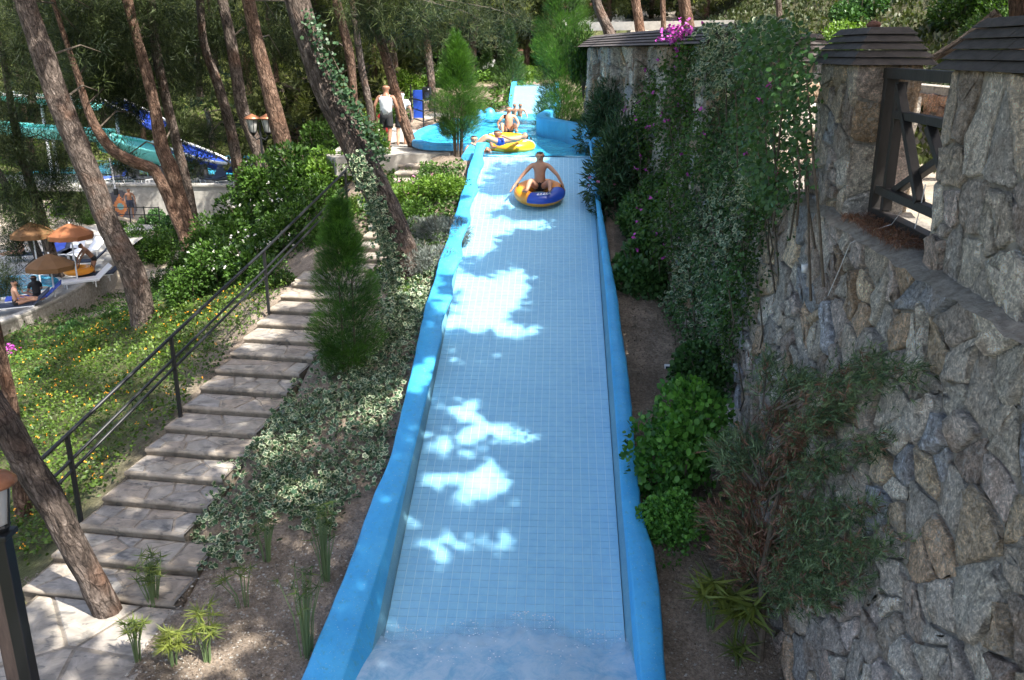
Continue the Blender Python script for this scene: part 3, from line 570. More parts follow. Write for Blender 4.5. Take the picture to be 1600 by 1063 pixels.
# ------------------------------------------------------------------ retaining wall on the right
def XT(y): return lerp(y, [3, 6, 12, 15, 18, 22, 27, 30], [3.2, 3.2, 3.2, 2.9, 2.5, 1.8, 1.1, .95])
def XB(y): return lerp(y, [3, 9, 11, 13.5, 15, 16.5, 20, 27, 30], [2.62, 2.62, 2.74, 2.7, 2.35, 2.0, 1.62, 1.0, .9])
def ZT(y): return lerp(y, [3, 15.6, 15.9, 30], [-1.75, -1.75, .12, .12])
def wsurf(u, z, dd, off=0):
    zb = S(min(u, 22.5)) - .5; t = (z - zb) / (-1.75 - zb); t = min(t, 1.25); x = XB(u) + (XT(u) - XB(u)) * t
    dx = (XT(u + .1) - XT(u - .1)) / .2; nn = Vector((-1, dx, .22)).normalized(); p = Vector((x, u, z)) + nn * dd
    return (p.x, p.y, p.z)
def wsurfv(U_, Z_, dd):
    zb = S(np.minimum(U_, 22.5)) - .5; t = np.minimum((Z_ - zb) / (-1.75 - zb), 1.25); x = XB(U_) + (XT(U_) - XB(U_)) * t; dx = (XT(U_ + .1) - XT(U_ - .1)) / .2
    nn = unit(np.stack([-np.ones_like(dx), dx, np.full_like(dx, .22)], 1)); return np.stack([x, U_, Z_], 1) + nn * np.asarray(dd)[:, None]
wall = thing('retaining_wall', 'tall rubble stone retaining wall rising along the right side of the slide', 'wall')
ys_ = np.arange(2, 30.1, .09); K = 60; q_ = np.linspace(0, 1, K); zb_ = S(np.minimum(ys_, 22.5)) - .9; zt_ = ZT(ys_); UU = np.repeat(ys_, K); ZZ_ = (zb_[:, None] + (zt_ - zb_)[:, None] * q_[None]).ravel()
P0 = np.stack([UU, ZZ_, UU * 0], 1); V = wsurfv(UU, ZZ_, -.004 + .016 * vnoise(P0, 4) + .012 * vnoise(P0, 13, 2) + .006 * rng.normal(0, 1, len(UU)))
back = np.stack([XT(ys_) + .75, ys_, np.full(len(ys_), -5.)], 1); bt = np.stack([XT(ys_) + .7, ys_, zt_], 1); V = np.concatenate([V.reshape(-1, K, 3), bt[:, None], back[:, None]], 1).reshape(-1, 3); K = 62
F = np.array([(i * K + k, i * K + k + 1, (i + 1) * K + k + 1, (i + 1) * K + k) for i in range(len(ys_) - 1) for k in range(K - 1)])
ob('mortar', raw('mortar', V, F, M['mortar'], smooth=False), wall)
cells = []
for (u0, u1, su, sv) in ((3.4, 12, .42, .38), (12, 16, .42, .38), (16, 30, .40, .34)):
    z0 = S(u0) - .3; z1 = -1.78 if u0 < 16 else .1
    sites = jit_sites((u0, u1, z0, z1), su, sv, .5, .16, .45)
    sites = [q for q in sites if q[1] > S(min(q[0], 22.5)) - .35]
    cells += [(c, [(p[0] + (p[1] - c[1]) * .12, p[1]) for p in poly]) for c, poly in voronoi(sites, (u0, u1, z0, z1), 16, .017) if max(p[1] for p in poly) - min(p[1] for p in poly) < 1.2]
stones(wall, cells, wsurf, lambda: random.choice((.035, .05, .07, .10)), M['stone'])
# sill bedding between the pillars
b = MB(); xs_ = np.linspace(3.0, 3.95, 8); ys2 = np.linspace(4, 15.6, 90); V = []
for y in ys2:
    for x in xs_: V.append((x + (.06 * noise.noise((y * 2.2, 1, 3)) if x < 3.1 else 0), y, -1.73 + .05 * noise.noise((x * 4, y * 4, 0)) - (.06 if x < 3.1 else 0)))
b.add(V, [(i * 8 + k, i * 8 + k + 1, i * 8 + 9 + k, i * 8 + 8 + k) for i in range(89) for k in range(7)]); b.build('wall_top', M['mortar'], wall, True)
for y0 in (16.3, 18.9, 21.5, 24.1, 26.7):
    b = MB(); x = float(XT(y0)); V = []
    for k, z in enumerate((-3.2, .1)):
        for (dy, dx) in ((-.3, .2), (-.3, -.22), (.3, -.22), (.3, .2)): V.append((x + dx + (float(XT(y0 + dy)) - x), y0 + dy, z))
    b.add(V, [(0, 1, 5, 4), (1, 2, 6, 5), (2, 3, 7, 6), (4, 5, 6, 7)]); pil = b.build('pilaster', M['mortar'], wall)
    def ps(u, v, dd, y0=y0, x=x): return (float(XT(u)) - .222 - dd, u, v)
    cc = voronoi(jit_sites((y0 - .3, y0 + .3, -3.1, .1), .3, .34, .3, .0), (y0 - .3, y0 + .3, -3.1, .1), 10, .014)
    def ps2(u, v, dd, y0=y0, x=x): return (u, y0 - .302 - dd, v)
    x_ = float(XT(y0 - .3)); c2 = voronoi(jit_sites((x_ - .22, x_ + .2, -3.1, .1), .3, .34, .3, 0), (x_ - .22, x_ + .2, -3.1, .1), 10, .014)
    for cells_, sf in ((cc, ps), (c2, ps2)): stones(pil, cells_, sf, lambda: random.uniform(.03, .06), M['stone'], limit=0)
# long shingle coping of the far wall
for k in range(5):
    b = MB(); V = []; yy_ = np.linspace(15.6, 30, 40)
    for y in yy_:
        x = float(XT(y)); lo = x - .48 + k * .085; hi = x + .55 - k * .085; z = .12 + k * .062; V += [(lo, y, z), (lo + .125, y, z + .058), (hi - .125, y, z + .058), (hi, y, z)]
    b.add(V, [(i * 4 + j, i * 4 + j + 1, i * 4 + 5 + j, i * 4 + 4 + j) for i in range(39) for j in range(3)] + [(i * 4 + 3, i * 4, i * 4 + 4, i * 4 + 7) for i in range(39)] + [(0, 1, 2, 3), (156, 157, 158, 159)]); b.build('coping_course', M['shingle'], wall)
def stone_pillar(x0, x1, y0, y1, label, z0=-1.8, z1=-.14, su=.30, knob=False):
    t = thing('stone_pillar', label, 'pillar', group='stone pillars on the wall'); b = MB(); g = .0
    b.box(((x0 + x1) / 2, (y0 + y1) / 2, (z0 + z1) / 2), (x1 - x0, y1 - y0, z1 - z0)); b.build('core', M['mortar'], t)
    def f1(u, v, dd): return (x0 - dd, u, v)
    def f2(u, v, dd): return (u, y0 - dd, v)
    def f3(u, v, dd): return (u, y1 + dd, v)
    def f4(u, v, dd): return (x1 + dd, u, v)
    for sf, bx, nm in ((f1, (y0, y1, z0, z1), 1), (f2, (x0, x1, z0, z1), 1), (f3, (x0, x1, z0, z1), 0), (f4, (y0, y1, z0, z1), 0)):
        cells = voronoi(jit_sites(bx, su, su * 1.25, .46, .1, .2), bx, 12, .014); stones(t, cells, sf, lambda: random.uniform(.02, .055), M['stone'], limit=80 if nm else 0)
    n = 5; hh = .078
    for k in range(n):
        e = .14 - k * .048; a0, a1, b0, b1 = x0 - e, x1 + e, y0 - e, y1 + e; z = z1 + k * hh; s = .078; ym = (b0 + b1) / 2 + .1 * (k % 2) - .05
        for (q0, q1) in ((b0, ym - .004), (ym + .004, b1)):
            c = MB(); c.add([(a0, q0, z), (a1, q0, z), (a1, q1, z), (a0, q1, z), (a0 + s, q0 + (s if q0 == b0 else 0), z + hh - .006), (a1 - s, q0 + (s if q0 == b0 else 0), z + hh - .006), (a1 - s, q1 - (s if q1 == b1 else 0), z + hh - .006), (a0 + s, q1 - (s if q1 == b1 else 0), z + hh - .006)],
                  [(0, 3, 2, 1), (4, 5, 6, 7), (0, 1, 5, 4), (1, 2, 6, 5), (2, 3, 7, 6), (3, 0, 4, 7)]); c.build('shingle_course', M['shingle'], t, bevel=.008)
    if knob: c = MB(); c.lathe([(.07, 0), (.085, .03), (.06, .06), (.02, .075)], ((x0 + x1) / 2, (y0 + y1) / 2, z1 + n * hh), 10); c.build('cap_knob', M['brickred'], t, True)
    return t
stone_pillar(3.2, 3.85, 10.12, 11.5, 'stone pillar with stepped shingle cap, left of the timber gate and half in sun', knob=True)
stone_pillar(3.2, 4.1, 6.0, 7.72, 'largest stone pillar with dark shingle cap at the right edge')
stone_pillar(3.1, 3.95, 13.9, 15.1, 'stone pillar wrapped in vines beyond the capped one')
# gate of crossed timbers
gt = thing('timber_gate', 'black timber fence panel with crossed braces between the two stone pillars', 'gate')
gx = 3.5
def gb(y0, z0, y1, z1, w, nm, dx=0): c = MB(); c.bar((gx + dx, y0, z0), (gx + dx, y1, z1), w, w * .8); c.build(nm, M['darkwood'], gt, bevel=.006)
gb(9.98, -1.74, 9.98, -.2, .125, 'post'); gb(9.72, -1.62, 9.72, -.3, .10, 'stile', .02); gb(7.8, -1.74, 7.8, -.3, .10, 'stile')
gb(10.06, -.22, 7.74, -.22, .13, 'top_rail'); gb(9.66, -.62, 7.74, -.62, .10, 'middle_rail'); gb(9.9, -1.42, 7.74, -1.42, .11, 'lower_rail'); gb(10.02, -1.68, 7.74, -1.68, .13, 'bottom_beam')
gb(9.66, -.34, 8.75, -1.38, .09, 'brace', -.02); gb(7.9, -.66, 9.6, -1.4, .09, 'brace', .05); gb(8.75, -.68, 7.85, -1.38, .09, 'brace', -.02)
c = MB(); c.tube([(3.42, 9.0, -1.5), (3.3, 8.9, -1.62), (3.17, 9.1, -1.73), (3.05, 9.3, -1.9), (2.98, 9.34, -2.2), (2.93, 9.45, -2.5)], .0035, 5); c.tube([(3.5, 8.72, -1.2), (3.47, 8.7, -1.45), (3.46, 8.75, -1.7)], .005, 5); tag(c.build('hanging_string', M['plastic']), 'thin pale string dangling from the gate over the wall ledge', 'string')
P = rng.uniform([3.08, 8.15, -1.70], [3.42, 9.9, -1.67], (1300, 3)); V, F, T = leaves(P, np.tile([-.25, -1, .02], (1300, 1)), .13, T_NEED, rng.uniform(.2, .7, 1300), spread=.35)
tag(ob('fallen_pine_needles', raw('fallen_pine_needles', V, F, M['junred'], T)), 'mat of dry reddish pine needles on the wall ledge under the gate', 'pine needles', kind='stuff')
cup = at(1189, 422, Y=10.6); w_ = wsurf(10.6, cup[2], .12)
c = MB(); c.lathe([(.025, -.05), (.03, -.05), (.042, .05), (.036, .05), (.02, -.03)], (w_[0] - .03, w_[1], w_[2]), 14); tag(c.build('plastic_cup', M['plastic'], smooth=True), 'small white plastic cup lodged on the stone wall', 'cup')
# upper terrace and hillside behind the wall
def HU(X, Y): X = np.asarray(X, float); Y = np.asarray(Y, float); P = np.stack([X.ravel(), Y.ravel(), 0 * X.ravel()], 1); return (-1.85 + .55 * np.maximum(0, X.ravel() - 6.6) ** 1.0 + .105 * np.maximum(0, Y.ravel() - 17) + .14 * vnoise(P, .9) * np.clip(X.ravel() - 5.5, 0, 1) - 40 * 0)
xs_ = np.concatenate([np.linspace(0, 1, 3)[:-1] * .5, np.linspace(.5, 6, 18), np.linspace(6.3, 30, 50), np.linspace(32, 90, 20)]); ys_ = np.concatenate([np.arange(-30, 2, 4), np.arange(2, 30, .4), np.arange(30, 110, 2.)]); V = []
for y in ys_:
    for x in xs_: V.append((float(XT(min(max(y, 3), 30))) + .5 + x + .12 * max(0, y - 30), y, 0))
V = np.array(V); V[:, 2] = HU(V[:, 0], V[:, 1]); nx = len(xs_); V[::nx, 2] -= 4; i_ = (np.arange(len(ys_) - 1)[:, None] * nx + np.arange(nx - 1)[None]).ravel()
gg = np.clip((V[:, 0] - 6.3) / 1.5, 0, 1)[:, None]; col = np.array([.36, .33, .29]) * (1 - gg) + np.array([.075, .075, .042]) * gg
tag(ob('upper_terrace', raw('upper_terrace', V, np.stack([i_, i_ + 1, i_ + nx + 1, i_ + nx], 1), M['soil'], col, smooth=True)), kind='structure')
# low brown stone wall on the terrace seen through the gate
lw = thing('low_stone_wall', 'low brown stone wall seen through the timber gate', 'wall'); b = MB(); b.box((7.5, 14, -1.2), (.4, 14, 1.1)); b.build('core', M['mortar'], lw)
stones(lw, voronoi(jit_sites((7, 19, -1.85, -.8), .34, .26, .4, .1), (7, 19, -1.85, -.8), 12, .012), lambda u, v, dd: (7.3 - dd, u, v), lambda: random.uniform(.03, .07), M['stone'], limit=40, colf=lambda: random.choice([(.22, .13, .09), (.26, .17, .11), (.2, .16, .13)]))

# ------------------------------------------------------------------ stairs, rail
stairs = thing('stone_stairs', 'pale flagstone stairs climbing beside the black handrail on the left of the slide', 'stairs')
def step(L, wd, run, rise, dirx, name='step', deep=.5):
    L = Vector(L); r = Vector((math.cos(dirx), math.sin(dirx), 0)); f = Vector((-math.sin(dirx), math.cos(dirx), 0))   # r right, f uphill
    n = 9; V = []; 
    for j in range(n):
        t = j / (n - 1); w1 = .02 * noise.noise((L.x * 3 + t * 5, L.y * 2, 1)) ; w2 = .012 * noise.noise((L.x * 5 + t * 7, L.y, 4)); z = .006 * noise.noise((t * 4, L.y * 3, 2))
        fr = L + r * (wd * t) + f * (w1 - .02); V += [fr + f * (.03 + w2) + Vector((0, 0, -deep)), fr + f * .03 + Vector((0, 0, -rise * .55)), fr + Vector((0, 0, -.045 + w2)), fr + f * .012 + Vector((0, 0, z)), L + r * (wd * t) + f * (run + .04) + Vector((0, 0, z)), L + r * (wd * t) + f * (run + .04) + Vector((0, 0, -deep))]
    F = [(i * 6 + k, i * 6 + k + 1, i * 6 + 7 + k, i * 6 + 6 + k) for i in range(n - 1) for k in range(5)] + [tuple(range(6)), tuple((n - 1) * 6 + k for k in range(6))[::-1]]
    col = np.tile([.30, .265, .225], (len(V), 1)) * random.uniform(.9, 1.1)
    st = ob(name, raw(name, V, [np.array(F[:-2]), np.array(F[-2:])], M['flag'], col), stairs)
    bx = (.03, wd - .03, .03, run - .02); cells = voronoi(jit_sites(bx, wd / 4.2, run / 1.7, .38, .1), bx, 10, .009)
    for c, poly in cells:
        pts = [L + r * p[0] + f * p[1] + Vector((0, 0, .0)) for p in poly]; cc = sum(pts, Vector()) / len(pts); k = len(pts); tilt = random.uniform(0, .004)
        VV = [tuple(p + Vector((0, 0, -.01))) for p in pts] + [tuple(p + (cc - p) * .07 + Vector((0, 0, .009 + tilt))) for p in pts]; fs = [(i, (i + 1) % k, k + (i + 1) % k, k + i) for i in range(k)] + [tuple(range(k, 2 * k))]
        q = MB(); q.add(VV, fs); me = q.mesh('flagstone', M['flag']); cl = random.choice([(.33, .30, .265), (.30, .275, .25), (.36, .325, .28), (.32, .275, .23), (.29, .275, .26), (.34, .315, .285)])
        a = me.attributes.new('tint', 'FLOAT_COLOR', 'POINT'); a.data.foreach_set('color', [c_ for _ in range(2 * k) for c_ in (*cl, 1)]); ob('flagstone', me, st)
d1 = math.atan2(-.0964, -.8157) + math.pi / 2 + 0   # along-descent azimuth
da = math.atan(.0964 / .8157)
for k in range(0, 16):
    L = .7 * np.array([-7.779 - .0964 * k, 25.40 - .8157 * k, -6.537 - .16 * k]); wd = 1.55 if k < 14 else 2.0
    step(L, wd + .03 * math.sin(k * 2.7), .571, .112, -da)
L16 = .7 * np.array([-7.779 - .0964 * 16, 25.40 - .8157 * 16, -6.537 - .16 * 15.6])
step(L16 + np.array([-.1, -2.4, -.02]), 2.1, 3.0, .1, -da)
for k in range(12):
    L = np.array([-4.42 + .02 * k, 18.45 + k * .5, -4.42 + k * .14]); step(L, .95 + .05 * math.sin(k), .5, .14, 0)
step(np.array([-5.4, 17.9, -4.52]), 1.9, .7, .1, 0)
# second flight of dark steps beside the far slide
fst = thing('far_steps', 'wide dark steps rising beside the upper slide in the background', 'stairs')
for k in range(9):
    z = at(775, 180 - k * 4.0, Y=39 + k * .55); b = MB(); b.box((z[0] - .1, 39 + k * .55, z[2] - .1), (1.7 - k * .07, .55, .26)); b.build('step', M['postwood'], fst, bevel=.02)
# handrail
rail = thing('handrail', 'black metal handrail with three bars running along the left side of the stone stairs', 'handrail')
nodes = [(60, 722, 9.9), (267, 527, 13.0), (412, 392, 16.6), (545, 262, 21.0)]
Pn = [Vector(at(a, b_, Y=y)) for a, b_, y in nodes]
def railz(p, y): return p
for off, nm, rad in ((0, 'top_rail', .027), (-.36, 'middle_rail', .022), (-.50, 'lower_rail', .022)):
    b = MB(); b.tube([p + Vector((0, 0, off)) for p in Pn], rad, 8); b.build(nm, M['black'], rail, True)
for t in (.18, 1, 2, 2.95):
    i = min(int(t), 2); p = Pn[i].lerp(Pn[i + 1], t - i); zg = Hs(p.x, p.y); b = MB(); b.bar(p + Vector((0, 0, .01)), (p.x, p.y, min(zg, p.z - .95) - .1), .05); b.build('rail_post', M['black'], rail)
#__PART3__
# ------------------------------------------------------------------ trees
_ty = np.concatenate([np.arange(5, 40, .15), np.arange(40, 110, .6)])
def hit(px, py):
    d = at(px, py, Y=1.0); P = d[None] * _ty[:, None]; h = H(P[:, 0], P[:, 1]); k = np.argmax(P[:, 2] < h); return P[k] if (P[:, 2] < h).any() else P[-1]
def spline(P, R_, step):
    P = np.array(P, float); R_ = np.array(R_, float); D = [0]; pts = []; rs = []; n = len(P)
    for i in range(n - 1):
        L = np.linalg.norm(P[i + 1] - P[i]); k = max(2, int(L / step)); a, b_, c, d = P[max(i - 1, 0)], P[i], P[i + 1], P[min(i + 2, n - 1)]
        for t in np.linspace(0, 1, k, endpoint=False): pts.append(.5 * (2 * b_ + (c - a) * t + (2 * a - 5 * b_ + 4 * c - d) * t * t + (3 * b_ - a - 3 * c + d) * t ** 3)); rs.append(R_[i] * (1 - t) + R_[i + 1] * t)
    pts.append(P[-1]); rs.append(R_[-1]); return np.array(pts), np.array(rs)
def trunk_mesh(name, P, R_, m, n=20, step=.1, rough=.08, seed=0):
    P, R_ = spline(P, R_, step); L = np.concatenate([[0], np.cumsum(np.linalg.norm(np.diff(P, axis=0), axis=1))]); T_ = unit(np.gradient(P, axis=0)); u = unit(np.cross(T_, np.array([0.1, 1, .05]))); v = np.cross(u, T_)
    a = np.linspace(0, 2 * math.pi, n, endpoint=False); ca, sa = np.cos(a), np.sin(a); k = len(P)
    tc = np.stack([np.broadcast_to(ca, (k, n)) * R_.mean() * 1.0, np.broadcast_to(sa, (k, n)) * R_.mean(), np.broadcast_to(L[:, None], (k, n))], 2).reshape(-1, 3) + seed * 3.7
    q = tc / max(R_.mean(), .02) * [1, 1, R_.mean() / 1.6]; w = vnoise(q, 2.2) * .6 + np.abs(vnoise(q * [1, 1, 1.6], 4.7, 2)) * .9 + .35 * vnoise(q, 9, 4); rr = (R_[:, None] * (1 + rough * w.reshape(k, n)))
    V = P[:, None] + u[:, None] * (rr * ca)[..., None] + v[:, None] * (rr * sa)[..., None]; V = V.reshape(-1, 3)
    i = (np.arange(k - 1)[:, None] * n + np.arange(n)[None]).ravel(); j = (np.arange(k - 1)[:, None] * n + (np.arange(n)[None] + 1) % n).ravel(); F = np.stack([i, j, j + n, i + n], 1)
    return raw(name, V, F, m, tc=tc, smooth=True)
TOPS = []
def pine(px_pts, label, m='bark', Yb=None, lean=0, ext=5., n=18, step=.12, group=None, rough=.08, fol=None, name='pine_tree', base_out=1.25):
    """trunk through picture positions (px,py,width) listed from the ground up"""
    bx, by, bw = px_pts[0]; g0 = hit(bx, by) if Yb is None else at(bx, by, Y=Yb); Y0 = g0[1]; P, R_ = [], []
    for k, (x, y, w) in enumerate(px_pts): p = at(x, y, Y=Y0 + lean * (by - y) / 500.); P.append(p); R_.append(w / 2 * (p @ cF) / FPX)
    d = unit(P[0] - P[1]); P.insert(0, P[0] + d * .45 + [0, 0, -.15]); R_.insert(0, R_[0] * base_out)
    d = unit(P[-1] - P[-2]); e = P[-1] + d * ext * .5 + [0, 0, .2]; P.append(e); R_.append(R_[-1] * .8); e2 = e + unit(d + [0, 0, .6]) * ext * .5; P.append(e2); R_.append(R_[-2] * .4)
    t = thing(name, label, 'pine tree', group=group); o = ob('trunk', trunk_mesh('trunk', P, R_, M[m], n, step, rough, seed=len(TOPS)), t); TOPS.append([t, e2, []])
    if fol: 
        Cn = []; tl = []
        for (fx, fy, fr, k, dY) in fol:
            cen = at(fx, fy, Y=Y0 + dY); rr = fr * (cen @ cF) / FPX; k = int(k * 1.9); Q = cen + rng.normal(0, .5, (k, 3)) * [rr, rr * .8, rr]; Cn.append(Q); tl.append(rng.uniform(-.1, .6, k))
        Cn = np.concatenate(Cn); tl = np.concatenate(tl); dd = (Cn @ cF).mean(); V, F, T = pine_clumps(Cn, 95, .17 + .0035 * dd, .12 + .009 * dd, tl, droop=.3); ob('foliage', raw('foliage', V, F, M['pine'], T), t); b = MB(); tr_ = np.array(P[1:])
        for (fx, fy, fr, k, dY) in fol:
            cen = at(fx, fy, Y=Y0 + dY); a_ = tr_[np.argmin(np.linalg.norm(tr_ - cen, axis=1))]; b.tube([a_, a_ * .6 + cen * .4 + [0, .2, .35], cen * .85 + a_ * .15 + [0, 0, .15], cen], [.03, .024, .016, .008], 5)
            Qn = Cn[np.argsort(np.linalg.norm(Cn - cen, axis=1))[:8]]
            for q in Qn: b.tube([cen - [0, 0, .01], (cen + q) / 2 + rng.normal(0, .08, 3), q], [.010, .007, .004], 4)
        b.build('branch', M['twig'], t)['kind'] = 'stuff'
    return t
pine([(226, 508, 38), (208, 430, 37), (169, 350, 33), (151, 300, 33), (126, 240, 34), (93, 160, 34), (69, 90, 34), (38, 0, 30)], 'big grey pine trunk leaning left, in front of the sun terrace', ext=6, n=28, step=.06, rough=.10, fol=[(130, 60, 60, 30, 5), (185, 95, 55, 26, 6), (150, 20, 70, 30, 5), (165, 150, 40, 18, 6)])
pine([(644, 454, 58), (630, 400, 48), (604, 330, 44), (572, 265, 44), (553, 225, 42), (513, 150, 38), (485, 70, 37), (464, 0, 38)], 'largest leaning pine trunk with ivy on it beside the upper stairs', Yb=17.0, ext=6, n=32, step=.06, rough=.10)
pine([(168, 958, 42), (141, 900, 38), (110, 843, 40), (83, 790, 42), (46, 730, 42), (10, 665, 42), (-40, 590, 42)], 'near pine trunk with a pale scar, standing at the foot of the stairs', Yb=8.9, ext=8, n=32, step=.045, rough=.11)
pine([(55, 892, 38), (40, 820, 28), (26, 700, 22), (15, 620, 20), (-2, 540, 18)], 'pinkish pine trunk behind the scarred one at the left edge', 'barkred', Yb=11.5, ext=6)
pine([(292, 350, 22), (277, 300, 22), (266, 262, 23), (253, 230, 21), (242, 170, 17), (228, 110, 17), (214, 60, 14), (199, 0, 16)], 'reddish pine trunk with a bend, right of the biggest left trunk', 'barkred', Yb=27, ext=5, fol=[(235, 50, 50, 26, 3), (270, 90, 45, 20, 4), (225, 15, 60, 26, 2), (205, 180, 22, 10, 3), (282, 205, 24, 12, 4), (240, 140, 30, 12, 3), (190, 255, 18, 8, 2)])
pine([(300, 345, 20), (292, 290, 15), (275, 220, 15), (258, 150, 15), (244, 80, 14), (235, 0, 14)], 'dark thin pine trunk just behind the bent reddish one', Yb=29)
pine([(284, 365, 14), (274, 340, 16), (259, 300, 17), (240, 266, 17), (214, 255, 17), (178, 236, 17), (152, 203, 15), (135, 165, 12), (122, 120, 10), (105, 70, 8)], 'crooked pine trunk curving low to the left behind the other trunks', 'barkred', Yb=26, ext=3, fol=[(120, 150, 40, 12, 2), (150, 120, 45, 14, 3), (190, 150, 40, 12, 3), (215, 180, 26, 8, 3), (130, 215, 30, 8, 2)])
pine([(380, 318, 18), (372, 265, 17), (360, 200, 16), (340, 130, 15), (319, 70, 12), (312, 0, 12)], 'dark slender pine trunk left of the twin lantern', 'bark', Yb=31, fol=[(300, 60, 60, 34, 2), (330, 25, 60, 30, 1), (285, 120, 45, 20, 3), (300, 255, 26, 12, 3), (325, 215, 18, 6, 3)])
pine([(414, 300, 20), (404, 240, 19), (380, 175, 19), (372, 130, 19), (360, 60, 17), (346, -5, 16)], 'pine trunk directly behind the twin lantern', 'bark', Yb=30, fol=[(405, 60, 40, 14, 4), (380, 110, 30, 8, 3)])
pine([(462, 298, 27), (436, 200, 26), (413, 110, 22), (400, 60, 20), (388, 0, 20)], 'sunlit pine trunk right of the twin lantern', 'barkred', Yb=26, ext=5, n=22, rough=.1, fol=[(430, 30, 34, 12, 6), (440, 90, 30, 10, 7), (500, 40, 50, 16, 10)])
pine([(556, 190, 11), (551, 130, 12), (545, 80, 14), (525, 0, 14)], 'orange pine trunk right of the ivy-covered one', 'barkred', Yb=31, fol=[(560, 20, 40, 14, 4), (510, 90, 30, 10, 5)])
pine([(586, 232, 13), (578, 170, 11), (565, 105, 11), (550, 0, 9)], 'thin grey pine trunk left of the walking man', 'bark', Yb=29)
pine([(648, 238, 14), (628, 180, 16), (614, 130, 15), (600, 80, 14), (578, 10, 13)], 'straight pine trunk leaning over the walking man', 'barkred', Yb=26.2, fol=[(600, 8, 44, 16, -1.0), (575, 20, 26, 8, -.6), (640, 6, 34, 14, -.5), (690, 10, 50, 18, 8), (740, 25, 50, 18, 12), (790, 20, 50, 16, 14), (660, 40, 40, 14, 9)])
pine([(676, 150, 12), (671, 100, 12), (664, 48, 11)], 'pale short trunk carrying the black loudspeaker', 'bark', Yb=37, ext=3)
pine([(98, 462, 26), (80, 400, 18), (62, 330, 15), (42, 270, 13), (28, 220, 12), (10, 120, 10)], 'dark trunk at the terrace wall beside the orange umbrellas', 'bark', ext=2, fol=[(50, 120, 80, 60, -1), (15, 215, 60, 50, -.5), (72, 285, 40, 30, 0), (15, 320, 40, 28, -.6), (100, 50, 80, 50, 0), (118, 320, 22, 10, 0), (105, 235, 26, 16, 0), (30, 30, 80, 50, 0), (12, 445, 26, 14, -3), (40, 345, 26, 12, -2), (20, 380, 22, 8, -2)])
pine([(60, 400, 14), (38, 350, 12), (15, 300, 11), (-20, 240, 10)], 'second thinner dark trunk on the sun terrace', 'bark', Yb=36, ext=2)
pine([(950, 46, 17), (945, 35, 16), (936, 15, 15), (930, -5, 14)], 'leaning trunk growing behind the left end of the far wall coping', 'bark', Yb=30, ext=4)
pine([(1000, 48, 15), (996, 20, 14), (992, -5, 14)], 'reddish trunk behind the middle of the far wall coping', 'barkred', Yb=29, ext=4)
pine([(1037, 46, 8), (1036, 20, 8), (1035, -5, 8)], 'thinnest trunk behind the far wall coping', 'barkred', Yb=31, ext=4)
pine([(1076, 50, 20), (1072, 20, 19), (1068, -5, 18)], 'thick trunk behind the right end of the far wall coping', 'barkred', Yb=24, ext=4)
pine([(1218, 32, 10), (1217, 10, 9), (1216, -10, 9)], 'thin dark trunk on the hillside above the vine-covered wall', 'bark', Yb=26, ext=4)
pine([(1592, 60, 24), (1590, 30, 22), (1588, 0, 22)], 'red pine trunk above the largest stone pillar', 'barkred', Yb=9.5, ext=5)
sc_ = C.objects[[o.name for o in C.objects if o.get('label', '').startswith('near pine trunk')][0]]; tk = sc_.children[0]; mm = M['bark'].copy(); mm.name = 'scarred_pine_bark'; tk.data.materials[0] = mm; nt = mm.node_tree
sp0 = at(134, 862, Y=8.7); tcn = nt.nodes.new('ShaderNodeNewGeometry'); mp = nt.nodes.new('ShaderNodeMapping'); mp.vector_type = 'TEXTURE'; mp.inputs['Location'].default_value = tuple(sp0); mp.inputs['Scale'].default_value = (.16, .3, .30); mp.inputs['Rotation'].default_value = (0, R(-28), 0); ln_ = nt.nodes.new('ShaderNodeVectorMath'); ln_.operation = 'LENGTH'
nt.links.new(tcn.outputs['Position'], mp.inputs[0]); nt.links.new(mp.outputs[0], ln_.inputs[0]); nz_ = tex(nt, 'Noise', 9, Detail=5); sb_ = nt.nodes.new('ShaderNodeMath'); sb_.operation = 'MULTIPLY_ADD'; sb_.inputs[1].default_value = .9; nt.links.new(nz_.outputs['Fac'], sb_.inputs[0]); nt.links.new(ln_.outputs['Value'], sb_.inputs[2])
fc = ramp(nt, sb_.outputs[0], [(.0, (.85, .85, .85)), (.999, (0, 0, 0))]); fc.node.color_ramp.elements[0].position = .93; fc.node.color_ramp.elements[1].position = 1.0; bs_ = nt.nodes['Principled BSDF']; old = bs_.inputs['Base Color'].links[0].from_socket; nt.links.new(mixc(nt, old, (.55, .47, .41), fc), bs_.inputs['Base Color'])
# pines out of frame on the terrace and behind the viewer: their crowns shade the slide
for (x, y, lb) in ((7.5, 3, 'tall pine on the upper terrace beyond the right edge'), (9.5, 11, 'tall pine on the hillside right of the pillars'), (6.4, -5, 'tall pine behind the viewer on the right'), (-6, -2, 'tall pine behind the viewer on the left'), (0.5, -6, 'tall pine right behind the viewer')):
    z = float(HU(x, y)[0]) if x > 4 else Hs(x, y); P = [(x, y, z - .3), (x + .2, y + .1, z + 3), (x + .1, y - .3, z + 7), (x - .2, y, 8.5)]; t = thing('pine_tree', lb, 'pine tree'); ob('trunk', trunk_mesh('trunk', P, [.28, .23, .18, .1], M['barkred'], 12, .3), t); TOPS.append([t, np.array(P[-1]), []])
